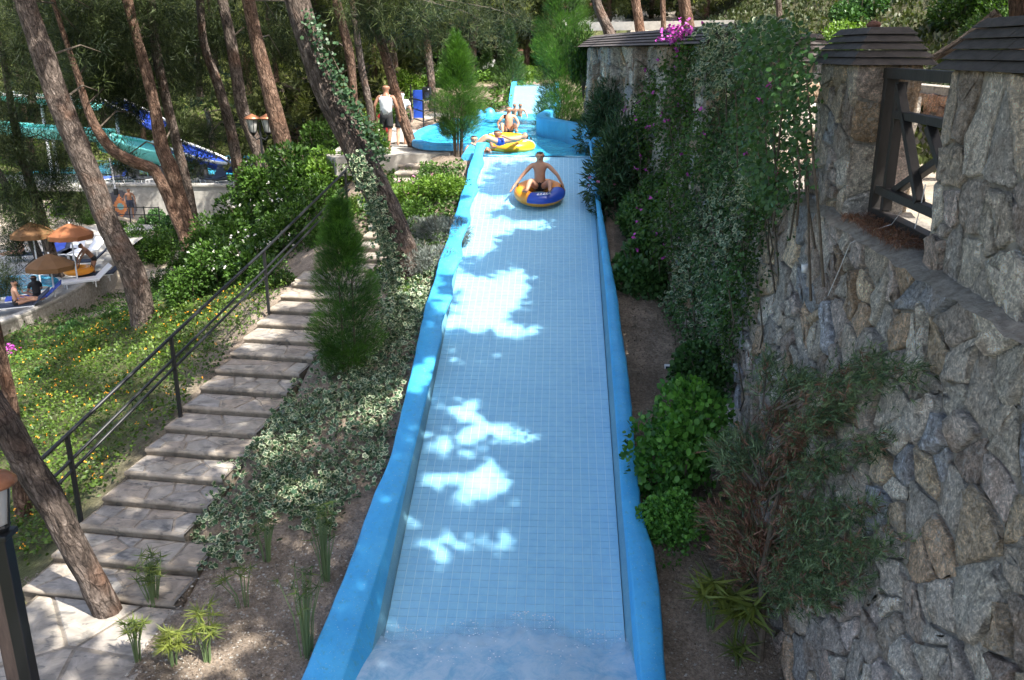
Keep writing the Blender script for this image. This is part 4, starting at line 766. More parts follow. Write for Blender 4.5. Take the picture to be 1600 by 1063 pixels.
# canopy: needle clumps that leave openings where the photograph shows sunlit patches
LIT = [(770, 452, 66, 20), (812, 448, 22, 30), (770, 478, 60, 16), (745, 500, 44, 18), (800, 515, 50, 12), (705, 505, 30, 16), (770, 318, 56, 9), (775, 352, 80, 8), (740, 345, 40, 12), (735, 376, 46, 8), (730, 392, 40, 8), (865, 352, 32, 6), (722, 640, 40, 13), (765, 665, 40, 12), (700, 700, 30, 14), (755, 690, 70, 8),
       (775, 745, 30, 22), (770, 775, 45, 12), (690, 748, 30, 14), (700, 838, 60, 10), (745, 850, 55, 14), (820, 682, 30, 5), (738, 262, 26, 34), (715, 300, 16, 16), (700, 345, 12, 10), (680, 392, 10, 8), (655, 470, 10, 14), (690, 430, 14, 22),
       (455, 462, 44, 26), (580, 365, 40, 50), (570, 320, 40, 26), (330, 475, 80, 26), (270, 505, 60, 26), (380, 520, 40, 30), (180, 578, 60, 16), (215, 560, 60, 14), (60, 690, 55, 26), (90, 700, 60, 26), (110, 640, 40, 14), (60, 668, 70, 12), (20, 760, 60, 40), (200, 720, 50, 14), (130, 760, 50, 30), (170, 640, 40, 16), (260, 600, 50, 14), (40, 620, 40, 20),
       (110, 945, 75, 36), (140, 990, 70, 30), (210, 1010, 70, 30), (60, 920, 30, 14), (300, 1030, 80, 30), (380, 1010, 50, 16), (645, 470, 30, 22), (640, 430, 30, 30), (650, 600, 20, 16), (560, 655, 28, 12), (590, 640, 26, 12), (690, 275, 40, 30), (660, 300, 50, 26), (640, 330, 40, 30), (615, 230, 60, 24), (700, 225, 60, 14), (500, 320, 40, 20), (430, 330, 40, 16), (370, 400, 40, 12), (340, 350, 36, 14), (480, 265, 40, 20), (460, 770, 30, 14), (300, 840, 30, 12), (350, 740, 24, 14), (440, 700, 40, 10), (130, 870, 20, 26), (800, 240, 110, 12), (700, 560, 0, 0)]
def is_lit(px, py):
    r = np.zeros(len(px), bool)
    for (a, b_, c, d) in LIT: r |= ((px - a) / (c + 12)) ** 2 + ((py - b_) / (d + 6)) ** 2 < 1
    return r
gx_, gy_ = np.meshgrid(np.arange(-13, 14, .235), np.arange(3.5, 25, .235)); gx_ = gx_.ravel() + rng.uniform(-.12, .12, gx_.size); gy_ = gy_.ravel() + rng.uniform(-.12, .12, gy_.size)
gz_ = np.maximum(H(gx_, gy_), np.where((gx_ > -2.3) & (gx_ < 1.2) & (gy_ < 23), S(gy_), -99)); gz_ = np.where(gx_ > 2.7, np.maximum(-1.7, HU(gx_, gy_)), gz_); Pg = np.stack([gx_, gy_, gz_], 1); px_, py_, _ = proj(Pg)
lit = is_lit(px_, py_); lit |= (vnoise(Pg, 2.6, 6) > .72) & (gx_ < -2.6); lit |= (gx_ > 2.7) & (gx_ < 5.8) & (gy_ > 8.7) & (vnoise(Pg, 1.7, 3) > .0); lit |= ((gx_ > 1.0) & (gx_ < 2.7)) | ((gx_ > 2.7) & (gx_ < 8.2) & (gy_ > 8.5)); lit |= (gx_ > 8.2) & (vnoise(Pg, .9, 8) > .3)
Pg = Pg[~lit]; keepc = rng.uniform(0, 1, len(Pg)) < .985; Pg = Pg[keepc]; _s = Pg[(Pg[:, 0] > -2.4) & (Pg[:, 0] < 1.3) & (Pg[:, 1] < 24)]; Pg = np.concatenate([Pg, _s + rng.normal(0, .05, _s.shape) * [1, 1, 0], _s[(_s[:, 0] > -.6)] + rng.normal(0, .06, _s[(_s[:, 0] > -.6)].shape) * [1, 1, 0]])
hh_ = rng.uniform(3.6, 8.2, len(Pg)); Cc = Pg + np.array(SUN)[None] * ((hh_ - Pg[:, 2]) / SUN.z)[:, None]
px_, py_, dd_ = proj(Cc); bad = (dd_ > .3) & (px_ > -80) & (px_ < 1680) & (py_ > -90) & (py_ < 1140); Cc[bad, 2] += 0; Cc = Cc[~bad]
own = np.argmin(((Cc[:, None, :2] - np.array([t[1][:2] for t in TOPS])[None]) ** 2).sum(-1), 1)
for k, (t, e, _) in enumerate(TOPS):
    Q = Cc[own == k]
    if len(Q) < 3: continue
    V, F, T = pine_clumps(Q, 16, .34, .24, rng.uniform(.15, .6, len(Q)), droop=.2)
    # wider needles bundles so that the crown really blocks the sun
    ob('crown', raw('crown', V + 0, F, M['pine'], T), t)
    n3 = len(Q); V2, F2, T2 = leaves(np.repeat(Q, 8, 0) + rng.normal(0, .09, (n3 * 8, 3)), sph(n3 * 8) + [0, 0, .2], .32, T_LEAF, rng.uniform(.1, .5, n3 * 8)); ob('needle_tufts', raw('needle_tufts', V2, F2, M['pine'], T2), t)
fx_, fy_ = np.meshgrid(np.arange(-27, -3.5, .55), np.arange(25, 47, .55)); fx_ = fx_.ravel() + rng.uniform(-.3, .3, fx_.size); fy_ = fy_.ravel() + rng.uniform(-.3, .3, fy_.size); Pf = np.stack([fx_, fy_, H(fx_, fy_)], 1)  # unseen needle clumps added above the frame to shade the terrace and slope
Pf = Pf[(vnoise(Pf, 1.1, 4) < np.where(Pf[:, 0] < -13, .2, -.4)) & ~inpoly(Pf[:, 0], Pf[:, 1], [(-6.2, 23), (-3, 23), (-3, 30), (-6.2, 30)])]; hh_ = rng.uniform(4.2, 7.5, len(Pf)); Cf = Pf + np.array(SUN)[None] * ((hh_ - Pf[:, 2]) / SUN.z)[:, None]; px_, py_, dd_ = proj(Cf); Cf = Cf[py_ < -40]
own = np.argmin(((Cf[:, None, :2] - np.array([t[1][:2] for t in TOPS])[None]) ** 2).sum(-1), 1)
for k, (t, e, _) in enumerate(TOPS):
    Q = Cf[own == k]
    if len(Q) < 3: continue
    V, F, T = join(pine_clumps(Q, 22, .5, .42, rng.uniform(.1, .6, len(Q)), droop=.2), leaves(np.repeat(Q, 9, 0) + rng.normal(0, .2, (len(Q) * 9, 3)), sph(len(Q) * 9) + [0, 0, .2], .5, T_LEAF, rng.uniform(.1, .5, len(Q) * 9))); ob('shade_crown', raw('shade_crown', V, F, M['pine'], T), t)
# ---- background pines: two kinds with needle crowns, copied
def bgpine(kind):
    t = thing('pine_tree', 'background pine in the woodland behind the pool and water slides', 'pine tree', group='background woodland pines'); h = 9
    P = [(0, 0, -1), (.1, 0, 2), (.35 * kind, .1, 5), (.1, 0, 8.6)]; ob('trunk', trunk_mesh('trunk', P, [.24, .2, .15, .06], M['barkred' if kind % 2 else 'bark'], 8, .5, .05), t)
    k = 170; z = rng.uniform(1.6 if kind != 2 else 3.0, 9.6, k); a = rng.uniform(0, 6.283, k); rr = rng.uniform(.2, 1, k) ** .6 * (1.2 + 2.3 * np.sin(np.clip((z - 1) / 9, 0, 1) * math.pi)); Q = np.stack([rr * np.cos(a), rr * np.sin(a), z], 1)
    tl_ = rng.uniform(-.1, .95, k); V, F, T = join(pine_clumps(Q, 95, .32, .42, tl_), leaves(np.repeat(Q, 9, 0) + rng.normal(0, .2, (k * 9, 3)), sph(k * 9), .42, T_LEAF, np.repeat(tl_ * .5, 9))); ob('crown', raw('crown', V, F, M['pinefar'], T), t)
    b = MB()
    for q in Q[::7]: b.tube([(0, 0, q[2] - .6), (q[0] * .5, q[1] * .5, q[2] - .25), tuple(q)], [.05, .035, .015], 5)
    b.build('limbs', M['twig'], t); return t
prot = [bgpine(0), bgpine(1), bgpine(2)]; first = [True] * 3
spots = []
def addbg(x, y, s=1., k=None, z=None):
    k = random.randrange(3) if k is None else k; zz = z if z is not None else Hs(x, y); rz = random.uniform(0, 6.28)
    if first[k]: prot[k].location = (x, y, zz); prot[k].rotation_euler = (0, 0, rz); prot[k].scale = (s, s, s); first[k] = False
    else: copy_tree(prot[k], (x, y, zz), rz, s)
for (px, Y, dz) in ((20, 66, 0), (75, 70, 1), (130, 67, 0), (180, 72, 0), (235, 69, 0), (290, 74, 1), (340, 70, 0), (395, 72, 0), (445, 66, 0), (500, 62, 0), (540, 66, 0), (60, 60, 0), (600, 62, 0), (655, 64, 0), (705, 62, 1), (750, 60, 1), (800, 62, 2), (850, 66, 1), (900, 60, 1), (950, 66, 2), (1000, 58, 2), (1060, 62, 2), (1130, 60, 2), (720, 74, 3), (790, 78, 3), (620, 78, 2), (520, 78, 2), (420, 82, 2), (300, 86, 2), (180, 84, 2), (60, 82, 2), (860, 80, 3), (480, 47, 0), (530, 44, 0), (585, 50, 0), (625, 46, 0), (505, 55, 0), (560, 57, 0), (690, 52, 1), (740, 49, 1), (655, 55, 1), (780, 54, 1.5), (820, 50, 2), (890, 50, 1.5), (445, 52, 0), (700, 68, 3), (640, 70, 2), (120, 92, 3), (250, 94, 3), (360, 95, 3), (470, 92, 3), (580, 90, 3), (690, 92, 4), (800, 92, 4), (910, 92, 4), (1010, 80, 4), (1100, 75, 4), (20, 95, 3), (-40, 70, 1)):
    p = at(px, 300, Y=Y); addbg(p[0], Y, random.uniform(.85, 1.25))
for (x, y, s) in ((12, 44, 1), (16, 52, 1.1), (9, 52, 1), (20, 40, 1.1), (6, 47, .9), (25, 50, 1.2)): addbg(x, y, s, 2, float(HU(x, y)[0]))
for (x, y, s) in ((2.5, 48, .8), (4.8, 50, .7), (7, 46, .8)): addbg(x, y, s, 1, float(HU(x, y)[0]) - 1.0)
# foliage hanging into the picture between the left trunks
for (px, Y, s, k) in ((150, 44, .62, 0), (255, 46, .6, 1), (330, 42, .5, 0), (30, 47, .8, 0), (425, 40, .5, 1), (100, 50, .8, 1), (500, 36, .5, 2), (190, 52, .75, 2), (300, 52, .8, 0), (380, 50, .75, 1)):
    p = at(px, 30, Y=Y); z = p[2] - 4.2 * s; addbg(p[0], Y, s, k, z)
    zg = Hs(p[0], Y); tr = C.objects[-1]
# ------------------------------------------------------------------ conifers
def conifer(name, label, m, base, h, rad, stems=3, bot=.3, n=7000, size=.15, T=T_SPRAY, prof=None, stemr=.03):
    t = thing(name, label, 'conifer', base); ob('foliage', conifer_mesh('foliage', M[m], h, rad, n, size, prof, T, bot), t); 
    for k in range(stems): a = k * 2.4; b = MB(); b.tube([(.08 * math.cos(a) * (stems > 1), .08 * math.sin(a) * (stems > 1), -.3), (.12 * math.cos(a) * (stems > 1), .1 * math.sin(a), bot), (.25 * rad * math.cos(a), .25 * rad * math.sin(a), h * .55)], [stemr, stemr * .9, stemr * .4], 6); b.build('stem', M['twig'], t)
    return t
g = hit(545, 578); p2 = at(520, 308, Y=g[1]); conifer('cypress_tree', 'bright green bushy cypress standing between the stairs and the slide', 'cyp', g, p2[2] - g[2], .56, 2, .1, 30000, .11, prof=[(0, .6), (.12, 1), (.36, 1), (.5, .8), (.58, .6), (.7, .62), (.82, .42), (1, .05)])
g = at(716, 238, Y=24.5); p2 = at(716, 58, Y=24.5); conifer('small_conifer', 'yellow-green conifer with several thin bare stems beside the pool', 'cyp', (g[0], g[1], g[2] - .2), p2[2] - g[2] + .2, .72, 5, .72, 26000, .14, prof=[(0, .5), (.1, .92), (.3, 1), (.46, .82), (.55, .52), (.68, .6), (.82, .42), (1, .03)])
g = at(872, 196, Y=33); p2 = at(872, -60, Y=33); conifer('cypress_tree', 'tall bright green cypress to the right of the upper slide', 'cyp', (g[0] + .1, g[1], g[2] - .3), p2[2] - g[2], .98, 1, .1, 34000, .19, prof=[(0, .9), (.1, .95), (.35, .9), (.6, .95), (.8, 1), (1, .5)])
g = at(814, 132, Y=46); conifer('small_conifer', 'tiny pointed light green conifer above the head of the upper slide', 'cyp', (g[0], 46, g[2]), 1.3, .32, 1, .05, 1500, .2)
g = at(795, 170, Y=44); conifer('small_conifer', 'dark rounded conifer left of the upper slide', 'cyp2', (g[0], 44, g[2] - .4), 4.2, .85, 1, .1, 6000, .25)
g = at(762, 180, Y=48); conifer('small_conifer', 'dusky conifer behind the far steps', 'cyp2', (g[0], 48, g[2] - .4), 3.6, 1.0, 1, .1, 5000, .25)
# ------------------------------------------------------------------ shrubs
sh = {}
def shrub(kind, label, px, py, r, Y=None, cat='shrub', name='leafy_shrub', group=None, sq=1., flowers=None, sink=.25, pos=None):
    if kind not in sh:
        sh[kind] = {'a': lambda: shrub_mesh('leaves', M['broad'], n=4200, size=.10, lumps=13), 'b': lambda: shrub_mesh('leaves', M['broad'], n=3600, size=.12, lumps=10), 'l': lambda: shrub_mesh('leaves', M['lime'], n=4200, size=.09, lumps=15),
                    's': lambda: shrub_mesh('leaves', M['silver'], n=9000, size=.09, T=T_LONG, lumps=12), 'o': lambda: shrub_mesh('leaves', M['olean'], n=5200, size=.20, T=T_LONG, lumps=13, r=(.8, .8, 1.1)), 'v': lambda: shrub_mesh('leaves', M['ivydk'], n=5200, size=.10, T=T_ROUND, lumps=12), 'k': lambda: shrub_mesh('leaves', M['bigleaf'], n=4600, size=.092, T=T_ROUND, lumps=12, r=(.85, .85, 1.))}[kind]()
    p = np.array(pos) if pos is not None else (hit(px, py) if Y is None else at(px, py, Y=Y)); t = thing(name, label, cat, (p[0], p[1], p[2] - sink), random.uniform(0, 6), group, sc=(r, r, r * sq)); ob('leaves', sh[kind], t)
    b = MB()
    for k in range(6): a = k * 1.05 + .3; b.tube([(0, 0, -.3), (.25 * math.cos(a), .25 * math.sin(a), .5), (.5 * math.cos(a), .5 * math.sin(a), 1.0)], [.03, .02, .01], 5)
    b.build('stem', M['twig'], t)
    if flowers: fl(flowers[0], flowers[1], t, r, kind)
    return t
def petal_mesh(P, size, m, nm='flower'):
    n = len(P); V, F, T = leaves(np.repeat(P, 4, 0) + rng.normal(0, size * .25, (n * 4, 3)), sph(n * 4) + [0, 0, .4], size, T_ROUND, np.full(n * 4, .5)); return raw(nm, V, F, m)
def fl(m, n, t, r, kind):
    P, d, i = blob_pts(n * 2, (.85, .85, .8), 12); P = P[(P[:, 2] > -.1)][:n]; P[:, 2] += .62; o = ob('flowers', petal_mesh(P * 1.02, .05 / r, m, 'flowers'), t); o['kind'] = 'stuff'
G1 = 'shrubs of the dense thicket'; L1 = 'leafy green shrub in the dense thicket on the slope beyond the handrail'
for (px, py, r, k, f) in ((300, 470, .9, 'a', None), (345, 445, 1.1, 'a', 1), (395, 430, 1.0, 'b', 1), (440, 400, 1.0, 'a', 1), (330, 400, 1.1, 'a', None), (390, 370, 1.2, 'b', 1), (450, 345, 1.1, 'a', 1), (290, 425, 1.0, 'b', None), (500, 330, .9, 'a', None), (255, 450, .8, 'a', None), (350, 350, 1.3, 'l', None), (420, 320, 1.3, 'a', None), (475, 300, 1.3, 'b', None), (520, 290, 1.0, 'l', None), (265, 390, 1.0, 'a', None), (310, 365, 1.1, 'a', None), (470, 372, .9, 'a', None), (370, 405, 1.0, 'a', None), (425, 450, .7, 'a', None), (540, 340, .7, 'l', None), (495, 380, .6, 'a', None), (235, 470, .6, 'a', None)):
    shrub(k, L1 if not f else 'white-blossomed green shrub in the dense thicket on the slope beyond the handrail', px, py, r, group=G1 if not f else 'white-blossomed thicket shrubs', flowers=(M['petal_w'], 40) if f else None)
for (px, py, r_, k_, lb_) in ((60, 590, .42, 'v', 'low dark shrub in the flowering cover below the pink bush'), (150, 545, .4, 'a', 'small shrub in the ground cover left of the big grey trunk foot'), (290, 505, .38, 'a', 'knee-high shrub between the grey trunk and the handrail'), (110, 520, .5, 'v', 'dark shrub on the slope under the terrace wall'), (35, 700, .32, 'a', 'small leafy shrub behind the scarred trunk'), (215, 560, .28, 'l', 'light green tuft in the flowering cover near the middle rail post'), (330, 545, .26, 'a', 'small shrub in the cover beside the upper steps'), (180, 500, .45, 'b', 'leafy shrub at the left of the grey trunk foot')): shrub(k_, lb_, px, py, r_)
G2 = 'shrubs beyond the thicket'; L2 = 'background shrub under the pines between the walking man and the lantern'
for (px, Y, r, k) in ((500, 33, 1.5, 'a'), (540, 36, 1.5, 'a'), (470, 35, 1.5, 'b'), (575, 38, 1.5, 'l'), (610, 40, 1.4, 'a'), (430, 36, 1.2, 'l'), (530, 30, 1.2, 'a'), (490, 42, 1.8, 'l'), (450, 45, 1.8, 'a'), (550, 44, 1.9, 'b')):
    p = at(px, 200, Y=Y); shrub(k, L2, 0, 0, r, pos=(p[0], Y, Hs(p[0], Y)), group=G2)
G3 = 'far undergrowth'; L3 = 'distant undergrowth bush beyond the pool at the foot of the woodland'
for (px, Y, r, k) in ((640, 46, 1.4, 'l'), (700, 47, 1.5, 'a'), (665, 50, 1.6, 'l'), (735, 50, 1.4, 's'), (755, 55, 1.5, 'l'), (620, 52, 1.5, 'a'), (840, 52, 1.4, 'l'), (800, 56, 1.5, 'a'), (705, 58, 1.8, 'a'), (830, 47, .8, 'l'), (780, 50, 1.1, 'l'), (640, 60, 2, 'l'), (580, 60, 2, 'a'), (860, 60, 2, 'a')):
    p = at(px, 200, Y=Y); shrub(k, L3, 0, 0, r, pos=(p[0], Y, Hs(p[0], Y)), group=G3)
G4 = 'bushes behind the loungers'; L4 = 'green bush on the valley floor behind the orange umbrellas and loungers'
for (px, Y, r, k) in ((150, 47, 1.0, 'a'), (185, 46, .9, 'b'), (110, 48, .9, 'a'), (50, 48, 1.2, 'l'), (215, 44, 1.1, 'a'), (20, 50, 1.2, 'l'), (250, 42, 1.5, 'a'), (275, 47, 1.4, 'v'), (245, 49, 1.1, 'v')):
    p = at(px, 400, Y=Y); shrub(k, L4, 0, 0, r, pos=(p[0], Y, Hs(p[0], Y)), group=G4)
shrub('l', 'bright yellow-green clipped shrub at the foot of the pool planter', 700, 300, .8, sq=.75); shrub('l', 'lower clipped bright shrub left of the pool planter one', 650, 318, .9, sq=.8, flowers=(M['petal_p'], 20))
shrub('a', 'dark green shrub right behind the ivy-covered trunk', 618, 345, .95); shrub('s', 'silver-grey narrow-leaved shrub between the big trunk and the slide wall', 668, 420, .75, sq=1); shrub('s', 'second silver-grey shrub higher up beside the slide wall', 692, 372, .7, sq=1)
shrub('s', 'third silver-grey shrub touching the slide wall below the planter bushes', 668, 365, .6); shrub('a', 'dark leafy shrub between the big trunk and the clipped shrubs', 652, 350, .6)
shrub('a', 'small leafy shrub between the pines left of the walking man', 575, 245, .9, Y=24.5); shrub('l', 'tuft of light leaves at the foot of the ivy-covered trunk', 640, 452, .3, Y=16.4)
shrub('o', 'tall oleander bush with narrow leaves against the slide wall', 965, 330, 1.0, Y=20.0, name='oleander', sq=1.15, flowers=(M['petal_p'], 14)); shrub('o', 'upper oleander bush beside the pool wall', 948, 250, 1.0, Y=23.6, name='oleander', sq=1.1)
shrub('v', 'dark rounded vine shrub overhanging the slide edge', 1005, 452, .85, Y=16.8, name='vine_shrub', sq=1.2); shrub('v', 'dark vine shrub close below the wall pilasters', 1010, 350, .75, Y=18.6, name='vine_shrub', sq=1.3)
shrub('k', 'bright shrub with big round leaves beside the slide edge', 1062, 790, .88, Y=11.2, name='round_leaf_shrub', sq=1.2, sink=.15); shrub('k', 'lower round-leaved shrub in the shade below the bright one', 1045, 850, .55, Y=10.3, name='round_leaf_shrub'); shrub('v', 'sprawling dull green shrub at the wall foot above the round-leaved one', 1105, 600, .8, Y=13.6, name='vine_shrub', sq=.9)
shrub('v', 'dark shrub under the tall cypress at the pool end', 905, 232, .9, Y=30, name='vine_shrub'); shrub('b', 'climber bush covering the far end of the tall wall', 912, 120, .55, Y=28.5, sq=2.6)
shrub('l', 'pink-flowered bush at the lower left edge of the terrace slope', 18, 560, .5, name='bougainvillea', flowers=(M['petal_m'], 70)); shrub('l', 'pink-flowered bush touching the left edge', 2, 500, .5, name='bougainvillea', flowers=(M['petal_m'], 60))
shrub('v', 'dark bush wrapped round the terrace tree foot', 95, 452, .75)
# hillside scrub behind the wall
P = rng.uniform([6.0, 4, 0], [24, 46, 0], (26000, 3)); P[:, 2] = HU(P[:, 0], P[:, 1]); V, F, T = leaves(np.repeat(P, 3, 0) + rng.normal(0, .1, (78000, 3)), np.tile([0, 0, 1.], (78000, 1)), .17, T_LEAF, .25 + .3 * np.repeat(vnoise(P, .8), 3), spread=.6)
tag(ob('hillside_scrub', raw('hillside_scrub', V, F, M['grass'], T)), 'dry grass and low scrub on the hillside behind the wall', 'scrub', kind='stuff')
G5 = 'hillside scrub bushes'; L5 = 'dark scrub bush on the shaded hillside above the stone pillars'
for (x, y, r, k) in ((9, 14, .7, 'a'), (11, 18, 1, 'v'), (9.5, 21, .9, 'a'), (13, 16, 1, 'v'), (8, 26, 1, 'l'), (12, 24, 1.1, 'a'), (15, 22, 1.2, 'v'), (11, 30, 1.2, 'a'), (16, 30, 1.4, 'v'), (8.6, 17, .6, 'v'), (14, 12, .8, 'v'), (7.4, 15.5, .5, 'v'), (10, 16, .9, 'v'), (12, 20, 1, 'v'), (10, 24, 1, 'a'), (13.5, 26, 1.2, 'v'), (9, 29, 1, 'v'), (7.2, 20, .5, 'a'), (8.2, 12.2, .5, 'v'), (10.5, 13, .7, 'a'), (18, 26, 1.4, 'v'), (19, 34, 1.5, 'a'), (14, 36, 1.5, 'v')): shrub(k, L5, 0, 0, r, pos=(x, y, float(HU(x, y)[0])), group=G5)
lg = thing('fallen_log', 'pale weathered log slanting down the hillside between the two pillar caps', 'log'); a_ = at(1445, 98, Y=13); b__ = at(1560, 20, Y=12.5); ob('bark', trunk_mesh('bark', [a_, (a_ + b__) / 2 + [0, 0, -.05], b__], [.05, .06, .07], M['bark'], 8, .1), lg)
# ------------------------------------------------------------------ wall climbers
def climber(label, poly, n, T, m, size, off=(.05, .28), yr=(5, 30), name='climbing_vine', flowers=None, tl=.4):
    m_ = 160000; Y = rng.uniform(*yr, m_); Z = rng.uniform(-6.5, .4, m_); P = wsurfv(Y, Z, np.zeros(m_)); 
    cl = vnoise(P, 2.0, len(label)); P = P + np.array([-1, 0, .1]) * (rng.uniform(*off, len(P)) * (1 + .8 * cl))[:, None]; px, py, d = proj(P); wv = vnoise(P, 3.1, 4); px = px + wv * 20 + rng.normal(0, 9, len(px)); py = py + vnoise(P, 2.7, 7) * 22 + rng.normal(0, 9, len(px)); k = inpoly(px, py, poly) & (cl + rng.normal(0, .35, len(cl)) > -.55)
    P = P[k][:n]; cl = cl[k][:n]; 
    V, F, T_ = leaves(P, np.tile([-.5, -.2, -.5], (len(P), 1)), size * rng.uniform(.6, 1.25, len(P)), T, tl + .25 * cl + rng.normal(0, .15, len(P)), up=np.tile([-1, -.4, .6], (len(P), 1)), spread=.7)
    t = thing(name, label, 'vine'); ob('leaves', raw('leaves', V, F, m, T_), t)
    b = MB(); 
    for j in range(0, min(len(P), 400), 18):
        q = Vector(P[j]); b.tube([q, q + Vector((.1, random.uniform(-.3, .3), -.6)), q + Vector((.15, random.uniform(-.4, .4), -1.2))], [.008, .012, .014], 4)
    b.build('stem', M['twig'], t)['kind'] = 'stuff'
    if flowers: Q = P[rng.integers(0, len(P), flowers[1])] + [-.12, 0, .06]; ob('flowers', petal_mesh(Q, .06, flowers[0], 'flowers'), t)['kind'] = 'stuff'
    return t
climber('variegated ivy curtain hanging down the wall in a long pale band', [(1112, 150), (1160, 140), (1190, 250), (1170, 330), (1150, 400), (1130, 470), (1110, 520), (1060, 560), (1040, 470), (1055, 400), (1075, 330), (1085, 240)], 4300, T_IVY5, M['ivy'], .075, off=(.03, .32))
climber('plain green ivy growing through the pale variegated curtain', [(1100, 150), (1160, 140), (1195, 250), (1175, 330), (1150, 400), (1130, 470), (1110, 520), (1060, 560), (1035, 470), (1050, 400), (1070, 330), (1080, 240)], 6000, T_LEAF, M['ivydk'], .08, off=(.03, .34))
climber('variegated creeper over the wall coping left of the dark leafy mass', [(1095, 60), (1130, 20), (1200, 20), (1240, 50), (1150, 110), (1110, 150), (1085, 130)], 3200, T_IVY5, M['ivy'], .08, off=(.05, .6))
climber('dark leafy vine mass spilling over the wall beside the sunlit pillar', [(1150, 60), (1200, 38), (1262, 45), (1275, 90), (1265, 150), (1262, 240), (1235, 300), (1210, 330), (1175, 320), (1160, 200)], 26000, T_IVY5, M['ivydk'], .06, off=(.05, .85), flowers=(M['petal_m'], 8))
climber('mixed green creeper in the middle of the wall with magenta flowers', [(985, 160), (1060, 60), (1100, 60), (1110, 200), (1080, 330), (1050, 420), (990, 400), (975, 300)], 9000, T_LEAF, M['broad'], .09, off=(.05, .6), yr=(13, 30), name='bougainvillea', flowers=(M['petal_m'], 46))
climber('fine green creeper hanging from the wall top between ivy and bare stone', [(1170, 260), (1250, 240), (1255, 290), (1215, 340), (1190, 420), (1150, 520), (1130, 620), (1070, 640), (1050, 560), (1100, 520), (1150, 400)], 6000, T_LEAF, M['broad'], .07, off=(.03, .3), tl=.3)
climber('long-leaved creeper against the far end of the tall wall', [(925, 130), (985, 140), (985, 260), (930, 230)], 1500, T_LONG, M['olean'], .14, off=(.1, .5), yr=(18, 30))
t = thing('bougainvillea', 'spray of magenta bougainvillea above the far wall coping', 'bougainvillea'); cc_ = at(1060, 58, Y=17.5); ob('flowers', petal_mesh(cc_ + rng.normal(0, 1, (90, 3)) * [.13, .13, .13], .06, M['petal_m'], 'flowers'), t)['kind'] = 'stuff'; b = MB(); b.tube([cc_, cc_ + np.array([.2, 0, -.4]), cc_ + np.array([.5, 0, -.8])], .012, 5); b.build('stem', M['twig'], t)
# vines on the big leaning trunk
def trunk_ivy(label, pts, Yb, lean, wpx, n, T, m, size):
    P = []; 
    for k in range(n):
        i = random.random() * (len(pts) - 1); j = int(i); f_ = i - j; x = pts[j][0] * (1 - f_) + pts[j + 1][0] * f_; y = pts[j][1] * (1 - f_) + pts[j + 1][1] * f_; p = at(x + random.gauss(0, wpx), y + random.gauss(0, 5), Y=Yb - .12); rr = .27
        P.append(p + np.array([0, -rr + abs(random.gauss(0, .1)), 0]))
    P = np.array(P); V, F, T_ = leaves(P, np.tile([.2, -.5, -.6], (n, 1)), size * rng.uniform(.6, 1.2, n), T, rng.uniform(.1, .8, n), up=np.tile([.2, -1, .4], (n, 1)), spread=.7); t = thing('climbing_ivy', label, 'ivy'); ob('leaves', raw('leaves', V, F, m, T_), t)
    b = MB(); b.tube([P[0], P[len(P) // 2], P[-1]], .008, 5); b.build('stem', M['twig'], t)
trunk_ivy('ivy thick around the foot of the largest leaning trunk', [(560, 240), (585, 310), (603, 370), (616, 430), (622, 452)], 16.95, 0, 9, 1700, T_IVY5, M['ivy'], .075)
trunk_ivy('green ivy up the right side of the largest leaning trunk', [(490, 20), (512, 90), (545, 150), (575, 200), (600, 250)], 17.0, 0, 8, 650, T_IVY5, M['olean'], .07)
# ------------------------------------------------------------------ ground covers
def cover(name, label, cat, n, poly, xr, yr, T, m, size, hgt, dens=None, tl=.45, flowers=None, upd=(0, 0, .4)):
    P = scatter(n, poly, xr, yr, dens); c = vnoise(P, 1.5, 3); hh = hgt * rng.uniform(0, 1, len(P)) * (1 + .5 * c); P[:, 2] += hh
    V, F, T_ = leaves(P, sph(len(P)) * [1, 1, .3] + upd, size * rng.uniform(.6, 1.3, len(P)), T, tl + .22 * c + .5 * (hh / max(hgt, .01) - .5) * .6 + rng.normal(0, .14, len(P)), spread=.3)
    tag(ob(name, raw(name, V, F, m, T_)), label, cat, kind='stuff')
    if flowers: fm, fn, fs, nm, lb = flowers; Q = P[rng.integers(0, len(P), fn)] + [0, 0, hgt * .5]; Q = Q[vnoise(Q, .8, 5) > -.3]; tag(ob(nm, petal_mesh(Q, fs, fm, nm)), lb, 'flowers', kind='stuff')
IVYP = [(480, 590), (600, 470), (672, 455), (664, 520), (640, 600), (628, 650), (608, 725), (585, 775), (545, 790), (520, 840), (470, 830), (400, 880), (330, 890), (275, 880), (300, 840), (350, 740), (400, 690), (455, 600)]
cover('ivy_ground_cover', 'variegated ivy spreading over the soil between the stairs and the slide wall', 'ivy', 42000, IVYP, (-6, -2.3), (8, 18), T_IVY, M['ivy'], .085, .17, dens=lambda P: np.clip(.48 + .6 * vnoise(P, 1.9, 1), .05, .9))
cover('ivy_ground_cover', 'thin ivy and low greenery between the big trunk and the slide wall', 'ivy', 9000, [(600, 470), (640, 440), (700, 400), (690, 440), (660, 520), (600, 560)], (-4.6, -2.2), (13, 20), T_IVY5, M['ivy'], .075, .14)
LAN = [(0, 780), (0, 470), (150, 500), (260, 480), (420, 450), (470, 440), (445, 455), (410, 500), (355, 560), (285, 640), (220, 715), (160, 775), (105, 830), (60, 880), (0, 880)]
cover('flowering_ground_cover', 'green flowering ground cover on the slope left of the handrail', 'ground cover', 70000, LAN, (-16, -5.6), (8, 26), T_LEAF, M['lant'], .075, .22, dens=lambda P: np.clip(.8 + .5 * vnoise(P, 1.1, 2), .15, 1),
      flowers=(M['petal_y'], 420, .026, 'yellow_flowers', 'small yellow and orange flowers dotted over the left ground cover'))
